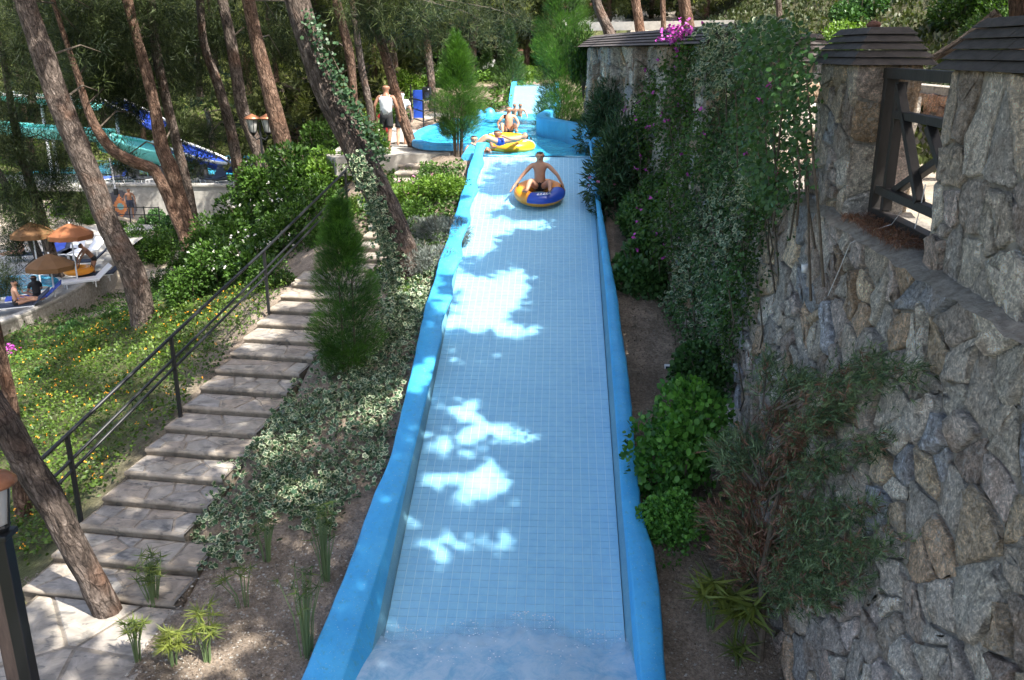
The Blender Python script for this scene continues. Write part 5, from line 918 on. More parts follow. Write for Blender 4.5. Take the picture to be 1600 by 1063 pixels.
cover('low_greenery', 'patchy low greenery on the shaded slope below the sun terrace wall', 'ground cover', 26000, [(0, 520), (60, 505), (150, 460), (240, 440), (260, 500), (150, 520), (0, 600)], (-26, -8), (14, 36), T_LEAF, M['broad'], .12, .2)
cover('leaf_litter', 'dry needles and small stones scattered on the bare soil', 'leaf litter', 26000, [(0, 1100), (0, 900), (280, 880), (470, 830), (590, 780), (460, 1100)], (-7, -2.2), (6, 13), T_LEAF, M['litter'], .03, .01)
cover('leaf_litter', 'dry litter on the narrow dark soil strip under the wall', 'leaf litter', 16000, [(1040, 1080), (985, 600), (965, 440), (1060, 440), (1260, 1080)], (1.1, 3.2), (6, 19), T_LEAF, M['litter'], .03, .01)
cover('undergrowth_grass', 'low woodland undergrowth under the background pines', 'undergrowth', 60000, [(440, 330), (440, 100), (840, 60), (840, 175), (700, 230), (640, 260), (560, 330)], (-22, 1), (24, 70), T_LEAF, M['broad'], .2, .35, dens=lambda P: ~inpoly(P[:, 0], P[:, 1], [(-6.6, 22), (-3.5, 22), (-3.0, 46), (-6.6, 46)]))
cover('low_greenery', 'low greenery on the mound between the pool wall and the big trunk', 'ground cover', 22000, [(560, 340), (560, 262), (640, 268), (700, 262), (733, 262), (722, 310), (700, 380), (660, 440), (600, 450)], (-7, -2.1), (16, 24), T_LEAF, M['broad'], .09, .16)
cover('valley_grass', 'sunlit grass and scrub on the far side of the valley', 'grass', 40000, [(0, 400), (0, 60), (440, 60), (440, 300), (200, 300)], (-50, -12), (44, 100), T_LEAF, M['lant'], .22, .3, tl=.7)
def pebbles(lbl, n, poly, xr, yr, s):
    P = scatter(n, poly, xr, yr); b = MB()
    for p in P:
        r = s * random.uniform(.4, 1.3); V = [Vector((r * random.uniform(.7, 1.2) * a, r * random.uniform(.7, 1.2) * c, r * .5 * e)) + Vector(p) for a, c, e in ((1, 0, 0), (0, 1, 0), (-1, 0, 0), (0, -1, 0), (0, 0, 1), (0, 0, -1))]
        b.add(V, [(0, 1, 4), (1, 2, 4), (2, 3, 4), (3, 0, 4)])
    tag(b.build('gravel', M['concrete']), lbl, 'gravel', kind='stuff')
pebbles('pale pebbles lying on the soil left of the slide', 5200, [(0, 1100), (180, 960), (280, 880), (470, 830), (590, 780), (460, 1100)], (-7, -2.2), (6, 13), .018)
pebbles('few pebbles on the dark soil right of the slide', 1300, [(1040, 1080), (985, 640), (1060, 640), (1260, 1080)], (1.1, 3.2), (6, 14), .018)
# papyrus clumps
def papyrus(label, px, py, h, nst, green=.6, sprd=.25, arc=True, umb=16, ul=.17, cat='papyrus'):
    h *= 1.6; ul *= 1.35; nst = int(nst * 1.8); umb = int(umb * 1.2); g = hit(px, py); t = thing('papyrus_plant', label, cat, g); b = MB(); tips = []
    for k in range(nst): a = random.uniform(0, 6.28); r = random.uniform(.1, 1) * sprd; hh = h * random.uniform(.6, 1); tp = Vector((math.cos(a) * r * 1.3, math.sin(a) * r * 1.3, hh)); b.tube([(math.cos(a) * r * .3, math.sin(a) * r * .3, -.05), (math.cos(a) * r * .6, math.sin(a) * r * .6, hh * .55), tp], [.009, .008, .005], 4); tips.append(tp)
    b.build('stalks', M['pstalk'], t); P = np.repeat(np.array([tuple(v) for v in tips]), umb, 0); a = rng.uniform(0, 6.28, len(P)); D = np.stack([np.cos(a), np.sin(a), rng.uniform(-.35, .45, len(P))], 1)
    V, F, T = leaves(P, D, ul * rng.uniform(.7, 1.2, len(P)), (T_NEED[0] * [1.6, 1, 1], T_NEED[1], None), green + rng.normal(0, .18, len(P)), spread=.12); ob('leaves', raw('leaves', V, F, M['reed'], T), t)
M['pstalk'] = mat('green_stalk', (.10, .15, .06), .6)
for a in (('tallest papyrus clump standing beside the scarred trunk', 245, 975, .62, 14, .3, .14, True, 12, .10), ('bright green papyrus tuft at the bottom left', 272, 1050, .3, 8, .95, .1, True, 16, .13), ('papyrus with yellowing leaves at the lower left soil', 325, 1040, .45, 8, .75, .14, True, 14, .13), ('small papyrus tuft right of the pale landing', 215, 1035, .36, 9, .5, .1, True, 12, .1),
          ('tall thin-stemmed papyrus close under the slide wall', 510, 915, .72, 13, .12, .16, True, 8, .1), ('bare-stemmed papyrus below the thin-stemmed one', 480, 1030, .75, 12, .15, .2, True, 8, .09), ('sparse papyrus in the middle of the soil bed', 385, 960, .45, 4, .4, .2, True, 10, .12), ('dark papyrus stalks at the lower edge of the ivy', 418, 890, .5, 9, .1, .12, True, 8, .08),
          ('arching papyrus with yellow edges right of the slide foot', 1110, 985, .4, 4, .75, .16, True, 18, .26), ('largest papyrus spray on the dark soil under the wall', 1150, 1010, .42, 3, .6, .14, True, 22, .34), ('small papyrus in the lower right soil corner', 1152, 1055, .25, 2, .4, .08, True, 16, .2)): papyrus(*a)
# feathery juniper leaning along the wall at lower right
t = thing('juniper_tree', 'feathery juniper with reddish dry sprays spreading over the stone wall', 'juniper', (0, 0, 0)); b = MB(); root = hit(1185, 1060); hub = at(1190, 900, Y=9.1); b.tube([root + [0, 0, -.2], (root + hub) / 2 + [.03, 0, 0], hub, at(1215, 780, Y=9.2), at(1240, 640, Y=9.4)], [.045, .04, .035, .03, .012], 8)
tips = [(1120, 700, 'g', 9.3), (1110, 800, 'r', 9.0), (1135, 850, 'r', 8.9), (1150, 760, 'r', 9.0), (1180, 690, 'g', 9.3), (1205, 850, 'r', 8.8), (1230, 930, 'g', 8.6), (1300, 940, 'g', 8.3), (1350, 905, 'g', 8.1), (1400, 850, 'g', 7.9), (1460, 800, 'g', 7.7), (1370, 790, 'g', 8.2), (1300, 720, 'g', 8.6), (1380, 690, 'g', 8.2), (1330, 630, 'g', 8.7), (1440, 575, 'g', 8.2), (1380, 560, 'g', 8.6), (1250, 590, 'g', 9.4), (1290, 650, 'r', 9.0), (1240, 700, 'r', 9.2), (1210, 750, 'r', 9.1), (1260, 790, 'r', 8.7), (1290, 850, 'g', 8.5), (1250, 860, 'r', 8.6), (1180, 830, 'r', 8.8), (1200, 560, 'g', 9.8), (1310, 790, 'g', 8.4), (1160, 900, 'r', 8.9), (1340, 850, 'g', 8.2), (1270, 900, 'g', 8.5), (1220, 640, 'r', 9.5), (1150, 680, 'g', 9.5)]
SG, SR, SDg, SDr = [], [], [], []
for (x, y, k, Yt) in tips:
    st = at(1190 + (x - 1190) * .12, min(930, max(640, y + 60)), Y=9.15); Yt = max([q for q in np.linspace(6.2, Yt + .6, 40) if at(x, y, Y=q)[0] < wsurf(q, at(x, y, Y=q)[2], .16)[0]] or [Yt]); en = at(x, y, Y=Yt); md = (st + en) / 2 + [0, 0, .06]; b.tube([st, md, en], [.014, .009, .003], 4)
    n = 290; s_ = rng.uniform(.3, 1.0, n)[:, None]; P = st * (1 - s_) ** 2 + 2 * md * s_ * (1 - s_) + en * s_ ** 2 + rng.normal(0, 1, (n, 3)) * .10 * (1.2 - s_ * .6); D = unit(en - st)[None] + rng.normal(0, .45, (n, 3)) + [0, 0, -.12]
    mix = rng.uniform(0, 1, n) < (.68 if k == 'r' else .12); SR.append(P[mix]); SDr.append(D[mix]); SG.append(P[~mix]); SDg.append(D[~mix])
b.build('branches', M['twig'], t)
for Ps, Ds, m, nm in ((SG, SDg, M['juniper'], 'green_sprays'), (SR, SDr, M['junred'], 'dry_sprays')):
    P = np.concatenate(Ps); D = np.concatenate(Ds); tt = rng.uniform(0, .8, len(P)); P2 = np.repeat(P, 4, 0) + np.repeat(unit(D), 4, 0) * rng.uniform(0, .12, (len(P) * 4, 1)); V, F, T = leaves(P2, np.repeat(D, 4, 0), .10 * rng.uniform(.6, 1.3, len(P2)), (T_SPRAY[0] * [1.5, 1, 1], T_SPRAY[1], None), np.repeat(tt, 4), spread=.35); ob(nm, raw(nm, V, F, m, T), t)
#__PART4__
# ------------------------------------------------------------------ people
BONES = {}
def person(label, J, loc, rz=0, skin='skin', sc=1., wear=(), hair=True, tilt=0, cat='person', hairm='hair'):
    """J: joints of the pose, facing -y. One continuous skinned body, clothes as offset shells of it."""
    t = thing('person', label, cat, loc, rz, sc=sc); t.rotation_euler[0] = tilt
    J = {k: Vector(v) for k, v in J.items()}; vs, rs, es, nm = [], [], [], {}
    def v(n, p, r): nm[n] = len(vs); vs.append(tuple(p)); rs.append(r); return nm[n]
    up = (J['neck'] - J['pelvis']).normalized()
    v('pelvis', J['pelvis'], .145); v('waist', J['pelvis'].lerp(J['neck'], .36), .125); v('chest', J['pelvis'].lerp(J['neck'], .72), .15); v('neck', J['neck'], .058); hd = (J['head'] - J['neck']).normalized(); v('jaw', J['neck'] + hd * .085, .082); v('skull', J['neck'] + hd * .15, .118); v('crown', J['neck'] + hd * .215, .098)
    es += [(0, 1), (1, 2), (2, 3), (3, 4), (4, 5), (5, 6)]
    for s in 'LR':
        v('sh' + s, J['sh' + s], .062); v('el' + s, J['el' + s], .042); v('wr' + s, J['wr' + s], .028); es += [(nm['chest'], nm['sh' + s]), (nm['sh' + s], nm['el' + s]), (nm['el' + s], nm['wr' + s])]
        d = (J['wr' + s] - J['el' + s]).normalized(); sd = d.cross(Vector((.2, .3, 1))).normalized(); pm = v('palm' + s, J['wr' + s] + d * .06, .032); es.append((nm['wr' + s], pm))
        for k, (o, L) in enumerate(((-.027, .075), (-.009, .09), (.009, .085), (.027, .068), (.045, .03))):
            a = v('f%s%d' % (s, k), J['wr' + s] + d * (.095 if k < 4 else .05) + sd * o, .0105); b_ = v('g%s%d' % (s, k), J['wr' + s] + d * (.095 + L if k < 4 else .08) + sd * o * (1.1 if k < 4 else 1.35) + Vector((0, 0, -.015)), .008); es += [(pm, a), (a, b_)]
        v('hip' + s, J['hip' + s], .095); v('kn' + s, J['kn' + s], .062); md = J['kn' + s].lerp(J['an' + s], .35); v('cf' + s, md, .06); v('an' + s, J['an' + s], .038); v('to' + s, J['to' + s], .03); es += [(0, nm['hip' + s]), (nm['hip' + s], nm['kn' + s]), (nm['kn' + s], nm['cf' + s]), (nm['cf' + s], nm['an' + s]), (nm['an' + s], nm['to' + s])]
    me = bpy.data.meshes.new('tmp'); me.from_pydata(vs, es, []); o = bpy.data.objects.new('tmp', me); C.objects.link(o)
    o.modifiers.new('s', 'SKIN'); 
    for i, d in enumerate(me.skin_vertices[0].data): d.radius = (rs[i], rs[i] * (.72 if i in (0, 1, 2) else 1)); d.use_root = (i == 0)
    sb = o.modifiers.new('u', 'SUBSURF'); sb.levels = 1; sb.render_levels = 1
    dg = bpy.context.evaluated_depsgraph_get(); m2 = bpy.data.meshes.new_from_object(o.evaluated_get(dg)); bpy.data.objects.remove(o); m2.materials.clear(); m2.materials.append(M[skin]); m2.polygons.foreach_set('use_smooth', [True] * len(m2.polygons)); m2.name = 'body'; ob('body', m2, t)
    V = np.array([v_.co[:] for v_ in m2.vertices]); Nn = np.array([v_.normal[:] for v_ in m2.vertices]); vs_ = np.array(vs)
    segs = {'torso': (0, nm['chest']), 'chest': (nm['chest'], nm['neck']), 'head': (nm['jaw'], nm['crown'])}
    for s in 'LR': segs.update({'thigh' + s: (nm['hip' + s], nm['kn' + s]), 'calf' + s: (nm['kn' + s], nm['an' + s]), 'foot' + s: (nm['an' + s], nm['to' + s]), 'hip' + s: (0, nm['hip' + s]), 'shoulder' + s: (nm['chest'], nm['sh' + s]), 'arm' + s: (nm['sh' + s], nm['el' + s]), 'fore' + s: (nm['el' + s], nm['g%s1' % s])})
    names = list(segs); D = []; Tt = []
    for n in names:
        a, b_ = vs_[segs[n][0]], vs_[segs[n][1]]; ab = b_ - a; tt = ((V - a) @ ab) / max(ab @ ab, 1e-9); tc_ = np.clip(tt, 0, 1); D.append(np.linalg.norm(V - (a + tc_[:, None] * ab), axis=1) / (rs[segs[n][0]])); Tt.append(tt)
    D = np.array(D); Tt = np.array(Tt); who = D.argmin(0); tv = Tt[who, np.arange(len(V))]; who = np.array([names[w][:-1] if names[w][-1] in 'LR' and names[w] not in () else names[w] for w in who])
    tz = ((V - vs_[0]) @ np.array(up))
    def shell(nme, sel, m, off):
        idx = [i for i, p in enumerate(m2.polygons) if all(sel[v_] for v_ in p.vertices)]
        if not idx: return
        us = sorted({v_ for i in idx for v_ in m2.polygons[i].vertices}); mp = {v_: k for k, v_ in enumerate(us)}
        b = MB(); b.add([V[u] + Nn[u] * off for u in us], [tuple(mp[v_] for v_ in m2.polygons[i].vertices) for i in idx]); s_ = b.build(nme, M[m], t, True); q = s_.modifiers.new('thick', 'SOLIDIFY'); q.thickness = .006; q.offset = -1
    low = np.isin(who, ['hip', 'torso', 'thigh']); 
    for w in wear:
        if w[0] == 'briefs': shell('swim_briefs', (np.isin(who, ['hip', 'torso']) & (tz < .11)) | ((who == 'thigh') & (tv < .22)), w[1], .010)
        if w[0] == 'shorts': shell('shorts', (np.isin(who, ['hip', 'torso']) & (tz < .16)) | ((who == 'thigh') & (tv < .74)), w[1], .028)
        if w[0] == 'tank': shell('tank_top', np.isin(who, ['torso', 'chest', 'hip', 'shoulder']) & (tz > .02) & (tz < .56) & ~((who == 'chest') & (tv > .75)) & ~((who == 'shoulder') & (tv > .8)), w[1], .028)
        if w[0] == 'bra': shell('bikini_top', np.isin(who, ['torso', 'chest']) & (tz > .28) & (tz < .42), w[1], .01)
        if w[0] == 'shirt': shell('shirt', np.isin(who, ['torso', 'chest', 'hip', 'shoulder']) & (tz > .0) | ((who == 'arm') & (tv < .6)), w[1], .02)
    fd = Vector(J['face']) if 'face' in J else Vector((0, -1, 0)); fd = (fd - hd * fd.dot(hd)).normalized(); sd = hd.cross(fd)
    if hair: hs = (who == 'head') & (((V - vs_[nm['skull']]) @ np.array(fd)) < .045) & (((V - vs_[nm['skull']]) @ np.array(hd)) > -.045) | ((who == 'head') & (((V - vs_[nm['skull']]) @ np.array(hd)) > .035)); shell('hair', hs, hairm, .014)
    c0 = Vector(vs[nm['skull']]); b = MB()
    for s in (-1, 1): b.lathe([(.004, -.008), (.012, 0), (.004, .008)], tuple(c0 + fd * .084 + sd * .033 * s - hd * .01), 6)
    b.bar(c0 + fd * .080 - hd * .075 - sd * .022, c0 + fd * .080 - hd * .075 + sd * .022, .010, .008); b.build('eyes_and_mouth', M['hair'], t)
    b = MB(); b.tube([c0 + fd * .075 + hd * .005, c0 + fd * .112 - hd * .035, c0 + fd * .085 - hd * .045], [.008, .014, .010], 6)
    for s in (-1, 1): b.tube([c0 + sd * .085 * s + hd * .015 - hd * .02, c0 + sd * .098 * s - hd * .01, c0 + sd * .086 * s - hd * .045], [.010, .014, .008], 6)
    b.build('nose_and_ears', M[skin], t, True); return t
def torso(p, lean=(0, 0), h=.52, tw=0, shx=.18):
    p = Vector(p); up = Vector((lean[0], lean[1], 1)).normalized(); n = p + up * h; sd = Vector((math.cos(tw), math.sin(tw), 0)); return dict(pelvis=p, neck=n, head=n + Vector((0, -.02, .2)), shL=p + up * (h - .07) + sd * shx, shR=p + up * (h - .07) - sd * shx, hipL=p + sd * .09 - up * .05, hipR=p - sd * .09 - up * .05)
# rider in his ring
def swim_ring(label, loc, rz, m1, m2=None, Rr=.41, r=.175, a0=0, a1=0, sq=.85, tilt=0):
    t = thing('swim_ring', label, 'swim ring', loc, rz); t.rotation_euler = (tilt, 0, rz); b = MB(); b.torus((0, 0, r), Rr, r, 36, 14, sq=sq); b.build('ring', M[m1], t, True)
    if m2: b = MB(); b.torus((0, 0, r), Rr, r + .004, 16, 7, a0=a0, a1=a1, sq=sq, b0=-.1, b1=2.6, closed=False); b.build('printed_panel', M[m2], t, True)
    for a in (0.2, math.pi - .2): c = MB(); x, y = Rr * math.cos(a) * 1.22, Rr * math.sin(a) * 1.22; c.tube([(x, y - .08, r * 1.75), (x * 1.02, y - .05, r * 2.15), (x * 1.02, y + .05, r * 2.15), (x, y + .08, r * 1.75)], .014, 6); c.build('handle', M['black'], t, True)
    return t
rp = at(843, 303, Y=20.4); ry = 20.4; rx = rp[0]; sl = ang
rg = swim_ring('orange inflatable ring with a blue printed front carrying the rider down the slide', (rx, ry, S(ry) + .02), -.0, 'orange', 'vblue', a0=-2.05, a1=-.05, tilt=sl)
c = MB()                                       # white print strokes on the blue panel
for a in (-1.62, -1.48, -1.32, -1.18, -1.02): 
    x, y = .44 * math.cos(a), .44 * math.sin(a); c.bar((x - .02, y - .05, .335), (x + .015, y + .03, .338), .02, .012); c.bar((x - .02, y - .05, .335), (x + .03, y - .045, .335), .016, .012)
c.build('white_print', M['cloth_w'], rg)
J = torso((0, .12, .30), (0, .05)); J.update(elL=(.40, .02, .55), elR=(-.40, .05, .52), wrL=(.50, -.03, .37), wrR=(-.56, -.08, .33), knL=(.24, -.34, .50), knR=(-.20, -.33, .50), anL=(.24, -.50, .30), anR=(-.28, -.56, .30), toL=(.25, -.64, .36), toR=(-.36, -.70, .36))
person('man in black briefs sitting upright in the orange and blue ring on the slide', J, (rx, ry, S(ry) + .03), 0, 'skin', wear=[('briefs', 'cloth_k')], tilt=sl * .3)
# group in the pool
zp = -2.52
r2 = at(800, 235, Z=zp); swim_ring('bright yellow ring in front of the seated boy in the pool', (r2[0], r2[1] + .1, zp - .07), .3, 'yellow', 'cloth_w', a0=-.4, a1=.3, Rr=.45, r=.17); r3 = at(788, 219, Z=zp + .1); swim_ring('second yellow ring half hidden behind the seated boy', (r3[0], r3[1] + .35, zp - .05), .9, 'yellow', 'cloth_w', a0=1.5, a1=2.4, Rr=.42, r=.16)
J = torso((0, 0, .28), (.05, .12)); J.update(elL=(.34, -.05, .5), elR=(-.34, -.05, .5), wrL=(.28, -.28, .42), wrR=(-.3, -.28, .40), knL=(.2, -.38, .5), knR=(-.22, -.36, .52), anL=(.25, -.62, .3), anR=(-.2, -.6, .3), toL=(.26, -.74, .3), toR=(-.2, -.72, .3))
q = at(793, 215, Z=zp + .1); person('sunlit boy sitting up between the two yellow rings', J, (q[0], q[1] + .35, zp + .02), .1, 'skin', .92, wear=[('briefs', 'cloth_k')])
J = dict(pelvis=(-.45, 0, .30), neck=(.08, .02, .40), head=(.26, .03, .44), shL=(.0, -.17, .38), shR=(.0, .18, .38), hipL=(-.5, -.09, .28), hipR=(-.5, .09, .28), elL=(-.22, -.32, .40), elR=(.1, .38, .3), wrL=(-.38, -.18, .45), wrR=(-.1, .5, .3), knL=(-.82, -.14, .42), knR=(-.85, .1, .44), anL=(-1.1, -.14, .2), anR=(-1.15, .1, .2), toL=(-1.22, -.14, .26), toR=(-1.27, .1, .26), face=(0, -.5, 1))
q = at(808, 228, Z=zp + .2); person('pale-skinned youth lying back across the front yellow ring', J, (q[0] - .0, q[1] + .05, zp + .02), .1, 'skin', .95, wear=[('briefs', 'vblue')])
J = torso((0, 0, -.2), (.35, .1), .5); J.update(elL=(.45, -.1, .1), elR=(0, -.25, .05), wrL=(.6, -.12, .12), wrR=(.2, -.35, .1), knL=(-.2, -.35, .05), knR=(-.35, -.25, .06), anL=(-.1, -.6, -.2), anR=(-.4, -.55, -.2), toL=(-.1, -.7, -.2), toR=(-.4, -.65, -.2))
q = at(768, 236, Z=zp); person('tanned bather crouching in the water at the left of the front yellow ring', J, (q[0], q[1] + .1, zp + .05), .2, 'tan', .95, wear=[('briefs', 'cloth_k')])
J = torso((0, 0, -.55), (0, .0), .5); J.update(elL=(.3, -.1, -.35), elR=(-.3, -.1, -.35), wrL=(.25, -.3, -.3), wrR=(-.25, -.3, -.3), knL=(.1, -.3, -.8), knR=(-.1, -.3, -.8), anL=(.1, -.1, -1.1), anR=(-.1, -.1, -1.1), toL=(.1, -.25, -1.1), toR=(-.1, -.25, -1.1))
q = at(740, 222, Z=-2.35); person('bather with only the head showing above the blue pool rim', J, (q[0], q[1] + .1, zp + .16), .2, 'skin', .95)
for (px, lb) in ((803, 'small dark figure standing at the foot of the upper slide'), (812, 'second small figure wading at the foot of the upper slide')):
    q = at(px, 188, Y=37.5); J = torso((0, 0, .3), (0, -.3), .5); J.update(elL=(.3, -.2, .5), elR=(-.3, -.2, .5), wrL=(.3, -.4, .35), wrR=(-.3, -.4, .35), knL=(.12, -.1, -.1), knR=(-.12, -.05, -.1), anL=(.12, 0, -.5), anR=(-.12, 0, -.5), toL=(.12, -.15, -.5), toR=(-.12, -.15, -.5)); person(lb, J, (q[0], 37.4, zp - .3), .3, 'tan', .8, wear=[('briefs', 'vblue')])
# walking man seen from behind
g = at(606, 240, Z=-2.72); gz = Hs(g[0], g[1]); J = torso((0, 0, .92), (-.02, -.04), .56, shx=.20); J['head'] = J['neck'] + Vector((0, -.03, .2)); J.update(elL=(.30, .05, 1.17), elR=(-.30, .02, 1.17), wrL=(.33, -.08, .92), wrR=(-.32, -.1, .92), knL=(.11, -.06, .50), knR=(-.10, .06, .50), anL=(.12, .02, .08), anR=(-.10, .22, .10), toL=(.13, -.14, .04), toR=(-.11, .08, .03), face=(0, -1, 0))
person('bald man in a white tank top and black shorts walking away along the path', J, (g[0], g[1], gz), math.pi - .1, 'tan', 1.03, wear=[('tank', 'cloth_w'), ('shorts', 'cloth_k')], hair=False)
J2 = dict(J); g2 = at(626, 232, Z=-2.72); J2.update(knL=(.11, .04, .5), knR=(-.1, -.06, .5), anL=(.12, .18, .1), anR=(-.1, -.02, .08), toL=(.13, .04, .03), toR=(-.11, -.16, .04)); person('companion in white shirt and dark shorts half hidden by the leaning pine', J2, (g2[0], g2[1] + .3, Hs(g2[0], g2[1])), math.pi + .1, 'skin', .93, wear=[('shirt', 'cloth_w'), ('shorts', 'cloth_k')])
g3 = at(590, 232, Z=-2.72); person('child in red walking in front of the man in the tank top', J2, (g3[0] + .12, g3[1] + .5, Hs(g3[0], g3[1])), math.pi, 'skin', .62, wear=[('shirt', 'cloth_r'), ('shorts', 'cloth_r')])
# ------------------------------------------------------------------ lamps
def lantern(px, py, Y, k, label, n, post_to, w=.30, bars=False):
    p = at(px, py, Y=Y); t = thing('street_lamp', label, 'street lamp', (p[0], p[1], p[2])); 
    offs = [(0, 0)] if n == 1 else [(-.22, 0), (.22, .05)]
    for (ox, oy) in offs:
        b = MB(); b.lathe([(w * .72, 0), (w * .72, .02), (w * .55, .07), (w * .2, .12), (.02, .15)], (ox, oy, 0), 18); sd_ = b.build('lamp_shade', M['copper'], t, True); b = MB(); b.lathe([(w * .5, -.02), (w * .5, -.04), (w * .30, -.36), (w * .28, -.37)], (ox, oy, 0), 16); b.build('glass', M['frost'], t, True)
        b = MB(); b.lathe([(w * .3, -.37), (w * .34, -.39), (w * .2, -.46), (.02, -.5)], (ox, oy, 0), 12)
        for a in range(6): x, y = math.cos(a * 1.047) , math.sin(a * 1.047); b.bar((ox + x * w * .52, oy + y * w * .52, -.01), (ox + x * w * .31, oy + y * w * .31, -.38), .014)
        if n > 1: b.tube([(ox, oy, -.5), (ox * .6, 0, -.62), (0, 0, -.55)], .02, 6)
        b.build('frame', M['black'], t)
    b = MB()
    if bars: b.box((0, 0, (post_to - .45) / 2), (.12, .12, abs(post_to + .45))); b.box((.0, 0, -.47), (.2, .2, .05))
    else: b.tube([(0, 0, -.1 if n > 1 else -.45), (0, 0, post_to)], [.035, .05], 10); b.lathe([(.09, 0), (.1, .1), (.05, .3), (.05, .32)], (0, 0, post_to), 12)
    b.build('post', M['black'], t, bevel=.01 if bars else 0)
lantern(-14, 757, 6.6, 1, 'copper-capped lantern on a dark square post at the left edge', 1, -4.2, .28, True)
lantern(405, 186, 27.5, 1, 'twin copper-capped lantern between the left pine trunks', 2, -2.6, .34)
wp = thing('timber_post', 'weathered brown timber post behind the lantern post at the lower left', 'post'); a_ = at(-2, 872, Y=7.0); b = MB(); b.bar(a_ - np.array([0, 0, 3.]), a_, .20); b.build('post', M['postwood'], wp, bevel=.015)
# ------------------------------------------------------------------ path, rail and objects near the pool
pv = smooth_pts([(-4.3, 24.0), (-5.0, 25.6), (-5.0, 29), (-5.0, 34), (-4.4, 40), (-3.6, 44)], 6); path = ob('path', None); tag(path, kind='structure')
for i in range(len(pv) - 1):
    a, c_ = Vector((*pv[i], 0)), Vector((*pv[i + 1], 0)); d = (c_ - a).normalized(); nn = Vector((-d.y, d.x, 0)); w = 1.25 if i > 3 else 1.6; b = MB(); V = []
    for p, s in ((a, 1), (a, -1), (c_, -1), (c_, 1)): q = p + nn * s * w; V.append((q.x, q.y, -2.64))
    V2 = [(v_[0], v_[1], -3.1) for v_ in V]; b.add(V + V2, [(3, 2, 1, 0), (0, 1, 5, 4), (2, 3, 7, 6), (1, 2, 6, 5), (3, 0, 4, 7)]); b.build('slab', M['concrete'], path)
rl = thing('railing', 'black metal railing beyond the pool beside the blue board', 'railing'); 
for h in (.35, .7, 1.05): b = MB(); b.tube([at(642, 195, Y=34) * [1, 1, 0] + [0, 0, -2.7 + h], at(662, 205, Y=32) * [1, 1, 0] + [0, 0, -2.7 + h], at(700, 195, Y=35) * [1, 1, 0] + [0, 0, -2.7 + h]], .022, 6); b.build('rail_bar', M['black'], rl)
for (x, Y) in ((642, 34), (662, 32), (680, 33.5), (700, 35)): p = at(x, 195, Y=Y); b = MB(); b.bar((p[0], Y, -2.8), (p[0], Y, -1.65), .05); b.build('rail_post', M['black'], rl)
bb = thing('blue_board', 'blue panel standing behind the railing under the loudspeaker', 'board'); p = at(654, 190, Y=38); b = MB(); b.box((p[0], 38, -2.1), (.40, .08, 1.15)); b.build('panel', M['vblue'], bb, bevel=.02); b = MB(); b.box((p[0] - .3, 38.1, -2.0), (.06, .06, 1.4)); b.build('post', M['black'], bb)
sp = thing('loudspeaker', 'black loudspeaker hung on the pale pine trunk', 'loudspeaker'); p = at(667, 146, Y=36.4); b = MB(); b.box(tuple(p), (.34, .28, .5)); b.build('cabinet', M['black'], sp, bevel=.04); b = MB(); b.lathe([(.12, 0), (.12, .01), (.03, .02)], (0, 0, 0), 16); o = b.build('speaker_cone', M['towel'], sp); o.location = p + [0, -.141, -.06]; o.rotation_euler = (math.pi / 2, 0, 0); b = MB(); b.box(tuple(p + [.08, -.145, .16]), (.04, .01, .05)); b.build('badge', M['plastic'], sp)
# small white spot on the soil strip, built as a pale box
gl = thing('pale_square_box', 'small pale square box on the dark soil by the wall', 'spotlight'); g = hit(1044, 580); b = MB(); b.box((g[0], g[1], g[2] + .06), (.13, .10, .10)); b.build('housing', M['plastic'], gl, bevel=.01); b = MB(); b.box((g[0], g[1] - .052, g[2] + .07), (.10, .006, .06)); b.build('lens', M['glass'], gl)
# ------------------------------------------------------------------ valley: terrace, umbrellas, loungers, pool slides
tw = thing('terrace_wall', 'low curved wall with pale coping edging the sun terrace', 'wall'); pts = [hit(x, y) for x, y in ((-60, 530), (0, 505), (65, 485), (120, 458), (165, 428), (178, 405))]; pts = [tuple(at(x, y, Z=-8.9)[:2]) for x, y in ((-60, 535), (0, 515), (62, 490), (118, 462), (165, 430), (180, 405))]
sp_ = smooth_pts(pts, 6); wallstrip(sp_, .25, -10.4, -8.78, M['mortar'], tw, 'wall_body'); wallstrip([(p[0], p[1] - .04) for p in sp_], .34, -8.78, -8.66, M['concrete'], tw, 'coping')
tf = [at(x, y, Z=-8.9) for x, y in ((-60, 533), (0, 513), (62, 488), (118, 460), (165, 428), (180, 403))]; V = [tuple(p) for p in tf] + [tuple(at(x, y, Z=-8.9)) for x, y in ((250, 352), (60, 345), (-100, 340), (-200, 430))]; b = MB(); b.add(V, [tuple(range(len(V)))]); tag(b.build('sun_terrace', M['concrete']), kind='structure')
ZT_ = -8.9
def umbrella(label, px, py, Z, Rr, m, tiltx=0, group=None, pole=2.2):
    p = at(px, py, Z=ZT_ + pole); t = thing('sun_umbrella', label, 'umbrella', (p[0], p[1], ZT_)); b = MB(); n = 8; V = [(0, 0, pole + .38)]
    for r, z in ((.5, .20), (1, -.05), (1, -.22)):
        for k in range(n): a = 2 * math.pi * k / n; V.append((Rr * r * math.cos(a), Rr * r * math.sin(a), pole + z + (.0 if r < 1 else .0)))
    F = [(0, 1 + k, 1 + (k + 1) % n) for k in range(n)] + [(1 + r * n + k, 1 + (r + 1) * n + k, 1 + (r + 1) * n + (k + 1) % n, 1 + r * n + (k + 1) % n) for r in range(2) for k in range(n)]
    b.add(V, F); c_ = b.build('canopy', M[m], t); sd_ = c_.modifiers.new('thick', 'SOLIDIFY'); sd_.thickness = .01; b = MB(); b.tube([(0, 0, 0), (0, 0, pole + .42)], .03, 8); b.build('pole', M['plastic'], t); b = MB(); b.lathe([(.25, 0), (.25, .08), (.06, .12)], (0, 0, 0), 12); b.build('base', M['concrete'], t); return t
